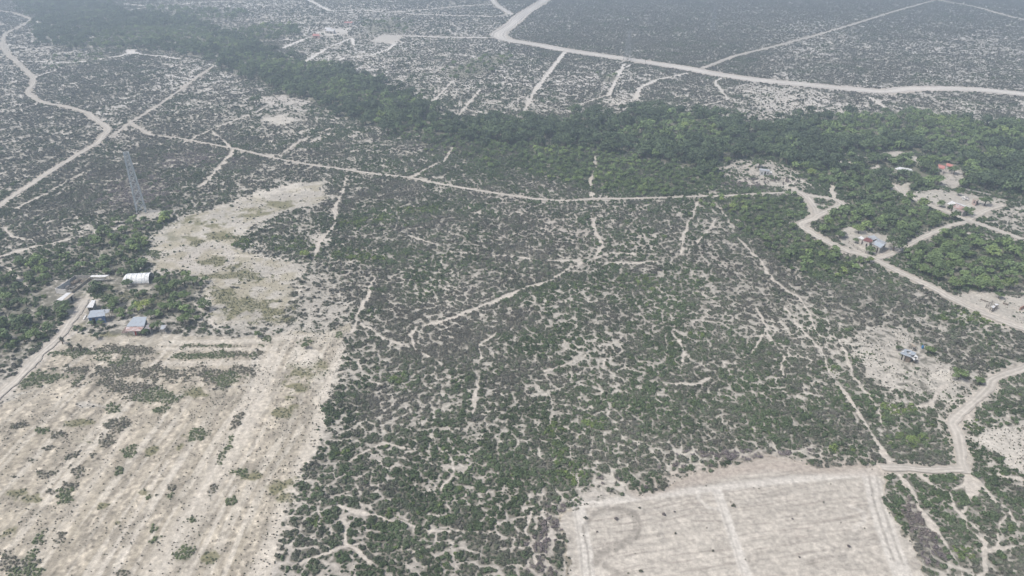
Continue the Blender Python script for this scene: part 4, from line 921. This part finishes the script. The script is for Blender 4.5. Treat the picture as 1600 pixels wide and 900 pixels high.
h.part('gutter_post', tube((*at(1498.5, 333), -.1), (*at(1498.5, 333), 2.4), .08, .08), M_PALEW)
h = Thing('small_house', 'small tan-roofed house with a pink wall above the long shed', 'house', 1524, 316)
h.roof([(1519.4,310),(1525.6,308.2),(1531,311.4),(1526,314.4)], [2.6,2.6,2.4,2.4], M_TAN, M_PINK, openings=[(2,.1,.4,0,1.9,M_DARK,'door'),(3,.3,.6,.8,1.7,M_DARK,'window')])
s_ = Thing('scrap_pile', 'dark and white heap of sheets left of the tan-roofed house', 'scrap', 1508, 312)
rg = random.Random(9)
for i in range(9):
    p = np.array(at(1508 + rg.uniform(-4, 4), 311.5 + rg.uniform(-1.6, 1.6))); an = rg.uniform(0, 3.1); d = np.array((math.cos(an), math.sin(an))) * rg.uniform(.6, 1.5)
    s_.part('sheet', prism([p - d, p + np.array((d[1], -d[0])) * .6, p + d, p - np.array((d[1], -d[0])) * .6], [0, .2, .5, .1], [.15, rg.uniform(.5, 1.2), .7, .4]), rg.choice([M_PALEW, M_JUNK, M_DARK, M_ZINC_D]))
h = Thing('red_roof_house', 'house with two faded red roofs among the trees', 'house', 1478, 264)
h.roof([(1466,256.6),(1477.4,259.4),(1475.8,264),(1467,262.6)], [3.4,3.4,2.8,2.8], M_RED, M_PLAST, openings=[(2,.3,.6,.9,1.8,M_DARK,'window')])
h.roof([(1479,254.4),(1490.5,257.8),(1485,260.6),(1478.6,258.8)], [3.4,3.4,2.8,2.8], M_RED, M_PLAST)
h = Thing('pale_roof_house', 'low building with a pale blue-white roof behind trees', 'building', 1412, 270)
h.roof([(1398,263),(1406,260.6),(1424,264),(1428,269.8),(1419,270),(1405,267)], [3,3,3,2.8,2.8,2.8], M_WHITE, M_PLAST, openings=[(3,.2,.4,0,2,M_DARK,'door')])
h = Thing('white_house', 'small white house at the upper edge of the white clearing', 'house', 1193, 270)
h.roof([(1187,263),(1201,264.4),(1204,267),(1186.4,266.2)], [3.1,3.0,2.6,2.7], M_ZINC, M_WHITE, openings=[(2,.35,.5,0,2.0,M_DARK,'door'),(2,.7,.8,.8,1.7,M_DARK,'window'),(2,.1,.2,.8,1.7,M_DARK,'window')])
h = Thing('white_hut', 'tiny white hut right of the white house in the clearing', 'hut', 1205, 271); h.roof([(1203.3,267.8),(1206.4,268),(1206.6,270),(1203,270)], [1.8,1.8,1.6,1.6], M_WHITE, M_PLAST)
h = Thing('shack', 'blue-grey sheet shack patched with white sheets on open soil', 'shack', 1420, 560)
h.roof([(1406,551.5),(1414.5,545),(1423,547),(1415,555.5)], [2.2,2.4,2.4,2.1], M_ZINC_B, M_BLOCK, openings=[(3,.4,.6,0,1.8,M_DARK,'door')])
h.roof([(1423.2,547.2),(1432,551.5),(1424,558.5),(1415.2,555.7)], [2.4,2.2,2.0,2.1], M_ZINC_B, M_WOOD)
h.roof([(1424.4,558.4),(1431,553.5),(1435,558),(1428,563)], [1.95,2.0,1.7,1.6], M_WHITE, None, name='awning', label='white patched awning'); h.posts([1,2,3])
rg = random.Random(12)
for (a, b, z) in ((1411,549,2.4),(1419,550,2.45),(1426,556,2.3),(1421,552,2.4),(1431,559,1.95),(1428,557,2.1),(1433,561,1.8)):
    p = np.array(at(a, b, z)); d = np.array((rg.uniform(.4, .9), rg.uniform(-.3, .3))); h.part('loose_sheet', prism([p - d, p + np.array((0, -.35)), p + d, p + np.array((0, .35))], [z] * 4, [z + .08] * 4), rg.choice([M_PALEW, M_DARK, M_WHITE]))
s_ = Thing('lean_to', 'beige sheet lean-to under the trees above the shack', 'shed', 1428, 542); s_.roof([(1422,536.2),(1426,536.4),(1432.6,541.2),(1428.6,541.4)], [1.9,1.9,1.7,1.7], M_TAN, None); s_.posts([0,1,2,3])
bl = link('barrel', new_mesh('barrel', *join([tube((0, 0, 0), (0, 0, .45), .3, .34, 12), tube((0, 0, .45), (0, 0, .9), .34, .3, 12)]), M_BARREL), loc=atv(1441, 544)); tag(bl, 'blue plastic barrel standing right of the beige lean-to', 'barrel')
s_ = Thing('animal_pen', 'dark post-and-rail animal pens with white roofing sheets', 'pen', 1548, 482)
def pen_fence(th, pts, hgt, step=1.6, rails=3):
    for i in range(len(pts) - 1):
        a = np.array(pts[i]); b = np.array(pts[i + 1]); L = np.linalg.norm(b - a); n = max(1, int(L / step)); g = []
        for k in range(n + 1):
            p = a + (b - a) * k / n; th.part('post', tube((p[0], p[1], -.1), (p[0], p[1], hgt + .15), .07, .06, 5), M_WOOD)
        for q in range(rails): z = hgt * (q + .8) / rails; th.part('rail', tube((a[0], a[1], z), (b[0], b[1], z), .05, .05, 4), M_WOOD)
c4 = [at(1540,480.5), at(1549,475.5), at(1558,481), at(1550,487)]
pen_fence(s_, c4 + c4[:1], 1.4); s_.roof([(1548,478.5),(1553,476.8),(1555.8,479),(1551.8,481.4)], [1.9,1.9,1.7,1.7], M_WHITE, None); s_.posts([0,1,2,3])
s_.roof([(1554,474),(1559,474.6),(1561,476.2),(1556,477.2)], [1.9,1.9,1.7,1.7], M_WHITE, None); s_.posts([0,1,2,3])
for (a, b, lab) in (((1567,474),(1575,476.8),'dark wooden trough right of the animal pens'), ((1532,468),(1545,472.5),'fallen dry log left of the animal pens')):
    o = link('feeding_trough' if 'trough' in lab else 'log', new_mesh('t', *((lambda A_, B_: join([beam((0, 0), np.array(B_) - A_, .5, 0, .4)]) if 'trough' in lab else tube((0, 0, .15), (B_[0] - A_[0], B_[1] - A_[1], .2), .2, .12))(np.array(at(*a)), np.array(at(*b))))), loc=atv(*a)); o.data.materials.append(M_WOOD); tag(o, lab, 'trough' if 'trough' in lab else 'log')
w_ = Thing('ruined_wall', 'low pale and clay wall at the edge of the pink yard', 'wall', 1590, 482)
w_.part('wall', beam(at(1581,479.5), at(1592.5,484.5), .25, -.1, .7), M_PLAST); w_.part('wall', beam(at(1592.8,484.6), at(1602,480), .25, -.1, 1.1), M_BRICK)
w_ = Thing('yard_fence', 'grey post fence along the front yard of the red-brown roofed house', 'fence', 1350, 394)
pen_fence(w_, [at(1326,380), at(1340,390), at(1352,396), at(1369,395), at(1378,389)], 1.0, 2.4, 2)
w_ = Thing('stone_wall', 'low grey wall running behind the sandy yard by the wood', 'wall', 1525, 301); w_.part('wall', beam(at(1500,295), at(1527,301.5), .3, -.1, .9), M_BLOCK); w_.part('wall', beam(at(1527,301.5), at(1548,306), .3, -.1, .9), M_BLOCK)
# --- far settlement at the top
h = Thing('far_house', 'far white-roofed house in the clearing beyond the river wood', 'house', 515, 52)
h.roof([(508,42.6),(518,42.8),(517,46),(507,45.4)], [3.6,3.6,3.2,3.2], M_WHITE, M_PLAST); h.roof([(511,45.6),(523.6,45.8),(521,49),(507.5,48)], [3.4,3.4,2.9,2.9], M_WHITE, M_PLAST, openings=[(2,.2,.4,0,2,M_DARK,'door'),(2,.6,.8,.8,1.8,M_DARK,'window')])
h = Thing('far_red_house', 'far small house with a pink-red roof at the edge of the river wood', 'house', 494, 58); h.roof([(489,52.6),(499,53),(500,56.4),(488,56)], [3.2,3.2,2.8,2.8], M_RED, M_PINK, openings=[(2,.4,.6,0,2,M_DARK,'door')])
h = Thing('far_long_house', 'farthest long low building with a pinkish roof', 'building', 546, 36); h.roof([(539,33.6),(552,33.8),(550,35.8),(537,35.8)], [3.2,3.2,2.8,2.8], M_RED, M_PALEW, openings=[(2,.4,.6,0,2,M_DARK,'door')])

# ------------------------------------------------------------------ towers and poles
def lattice_tower(px_, py_, hgt, b, tpr, label, br=.085, ms=None):
    ms = ms or M_STEEL
    t = Thing('lattice_tower', label, 'tower', px_, py_); t.o.rotation_euler.z = R(20); c = t.c
    lv = [0, .14, .27, .39, .5, .6, .69, .77, .84, .9, .95, 1.0]; hw = lambda f: (b * (1 - f) + tpr * f) / 2 if f < .7 else (b * .3 + tpr * .7) / 2 * (1 - (f - .7) / .3) + tpr / 2 * ((f - .7) / .3)
    cor = [(-1, -1), (1, -1), (1, 1), (-1, 1)]
    P = lambda k, f: (c[0] + cor[k % 4][0] * hw(f), c[1] + cor[k % 4][1] * hw(f), hgt * f)
    for k in range(4):
        t.part('leg', join([tube(P(k, lv[i]), P(k, lv[i + 1]), .13, .12, 5) for i in range(len(lv) - 1)]), ms)
        g = []
        for i in range(len(lv) - 1):
            g += [tube(P(k, lv[i]), P(k + 1, lv[i + 1]), br, br, 4), tube(P(k + 1, lv[i]), P(k, lv[i + 1]), br, br, 4), tube(P(k, lv[i + 1]), P(k + 1, lv[i + 1]), .07, .07, 4)]
            m0 = (lv[i] + lv[i + 1]) / 2; g.append(tube(P(k, m0), P(k + 1, m0), .05, .05, 4))
        t.part('bracing', join(g), ms)
    for k in range(4): p = P(k, 0); t.part('footing', box(p[0] - .5, p[1] - .5, -.2, p[0] + .5, p[1] + .5, .25), M_PLAST)
    return t
lattice_tower(221.5, 331, 28.5, 3.8, 1.9, 'tall grey-blue lattice tower standing in the scrub behind the homestead')
lattice_tower(980, 94, 28, 5.4, 2.0, 'faint far lattice tower just beside the wide dirt road', .05, M_STEELF)
lattice_tower(1113, 48, 28, 5.4, 2.0, 'faintest lattice tower far out in the scrub above the wide dirt road', .05, M_STEELF)
def pole(px_, py_, hgt, label, group=None):
    t = Thing('utility_pole', label, 'pole', px_, py_, group); x, y, _ = t.c
    t.part('mast', tube((x, y, -.3), (x, y, hgt), .17, .12, 8), M_WOOD)
    ca = t.part('crossarm', box(x - 1.0, y - .07, hgt - .75, x + 1.0, y + .07, hgt - .6), M_WOOD)
    for k in (-.85, 0, .85): t.part('insulator', tube((x + k, y, hgt - .6), (x + k, y, hgt - .38), .07, .05, 6), M_PALEW, ca)
pole(979.7, 98.4, 7.5, 'wooden utility pole on the near side of the wide dirt road, left of two')
pole(1007.7, 102.6, 6.5, 'wooden utility pole on the near side of the wide dirt road, right of two')
pole(1556, 259, 7, 'slanting-looking pale pole among the trees at the far right')
pole(529.5, 42, 7, 'pale pole behind the far white-roofed house')

# ------------------------------------------------------------------ yuccas, dead tree, bushes alone on the cleared fields
def yucca(px_, py_, hgt, label):
    t = Thing('yucca', label, 'yucca', px_, py_); x, y, _ = t.c; rg = random.Random(px_)
    t.part('trunk', join([tube((x, y, -.1), (x + .1, y, hgt), .2, .14, 7)]), M_BARK)
    for (hx, hy, hz) in ((.1, 0, hgt), (-.5, .2, hgt * .8), (.6, -.1, hgt * .75)):
        V = []; Fc = []
        for i in range(46):
            an = rg.uniform(0, 6.28); el = rg.uniform(-.4, 1.4); L = rg.uniform(.7, 1.1); d = np.array((math.cos(an) * math.cos(el), math.sin(an) * math.cos(el), math.sin(el))); s = np.array((-math.sin(an), math.cos(an), 0)) * .05
            o = np.array((x + hx, y + hy, hz)); q = len(V); V += [o - s, o + s, o + d * L]; Fc.append((q, q + 1, q + 2))
        t.part('leaf_rosette', (V, Fc), M_TREE)
        V = []; Fc = []
        for i in range(30):
            an = rg.uniform(0, 6.28); el = rg.uniform(-1.4, -.6); L = rg.uniform(.6, 1.0); d = np.array((math.cos(an) * math.cos(el), math.sin(an) * math.cos(el), math.sin(el))); s = np.array((-math.sin(an), math.cos(an), 0)) * .06
            o = np.array((x + hx, y + hy, hz)); q = len(V); V += [o - s, o + s, o + d * L]; Fc.append((q, q + 1, q + 2))
        t.part('dry_skirt', (V, Fc), M_DEAD)
yucca(98, 537, 2.2, 'bushy yucca beside the dirt road, highest of the three'); yucca(112, 548, 2.3, 'middle yucca with a dark dry skirt below the homestead'); yucca(126, 548, 2.2, 'yucca farthest from the road of the three below the homestead')
t = Thing('dead_tree', 'bare dead tree stump standing in weeds at the lower left corner', 'dead tree', 27, 888); x, y, _ = t.c
t.part('trunk', tube((x, y, -.1), (x - .2, y, 1.6), .09, .05), M_DEAD); t.part('branch', tube((x - .15, y, 1.2), (x - .5, y + .1, 1.9), .04, .02), M_DEAD); t.part('branch', tube((x - .1, y, .9), (x + .3, y - .1, 1.5), .04, .02), M_DEAD)
tw_me = [twig_mesh(400 + k) for k in range(3)]
FB = [(1146,790,.85,'dark bush right of the pale dividing track in the graded field'),(1037,804,.75,'dark bush in the middle left of the graded field'),(999,794,.55,'small dark bush above the middle of the graded field'),
      (963,811,.8,'grey bush enclosed by the curved wheel mark'),(915,810,.7,'greyish bush beside the left edge track of the graded field'),(1054,800,.35,'tiny dark bush beside a larger one in the graded field'),
      (1001,893,.7,'dark bush near the bottom edge of the graded field'),(1326,854,.6,'dark flat bush in the lower right of the graded field'),(1287,785,.35,'tiny bush in the upper right of the graded field'),
      (933,831,.4,'small bush inside the curve of the wheel mark'),(1055,833,.45,'small brown bush among scattered twigs in the graded field'),(1238,811,.4,'small brown bush right of the dividing track'),(1186,764,.3,'tiny dark bush near the top edge of the graded field'),
      (1010,762,.9,'low dark bush on the upper left border of the graded field'),(1351,826,.35,'little brown tuft near the right edge track'),(1249,871,.4,'small dark tuft low in the graded field'),(1114,861,.45,'small dark tuft left of the dividing track')]
for q, (a, b, s, lab) in enumerate(FB):
    t = empty('bush', atv(a, b), q * 1.3); t.scale = (s * .85, s * .85, s * .8)
    c = link('foliage', hi[q % 6] if False else bush_mesh(500 + q, 150, .14, m=M_DRY if q % 2 else M_BUSH, lob=3, h=.7, name='foliage'), t); c['green'] = .2; c['tone'] = .25
    link('twigs', tw_me[q % 3], t); tag(t, lab, 'bush')

# ------------------------------------------------------------------ the hazy air
bm = bmesh.new(); bmesh.ops.create_cube(bm, size=1)
me = bpy.data.meshes.new('haze'); bm.to_mesh(me); bm.free()
hz = link('haze', me, loc=(0, 0, 59.5)); hz.scale = (30000, 30000, 126); tag(hz, 'pale bluish haze over the whole plain', 'haze', kind='stuff')
m = bpy.data.materials.new('haze'); m.use_nodes = True; n = m.node_tree.nodes; n.clear()
pv = n.new('ShaderNodeVolumePrincipled'); ou = n.new('ShaderNodeOutputMaterial'); m.node_tree.links.new(pv.outputs[0], ou.inputs['Volume'])
pv.inputs['Color'].default_value = (.68, .84, 1.0, 1); pv.inputs['Density'].default_value = .00064; pv.inputs['Anisotropy'].default_value = .1
me.materials.append(m)
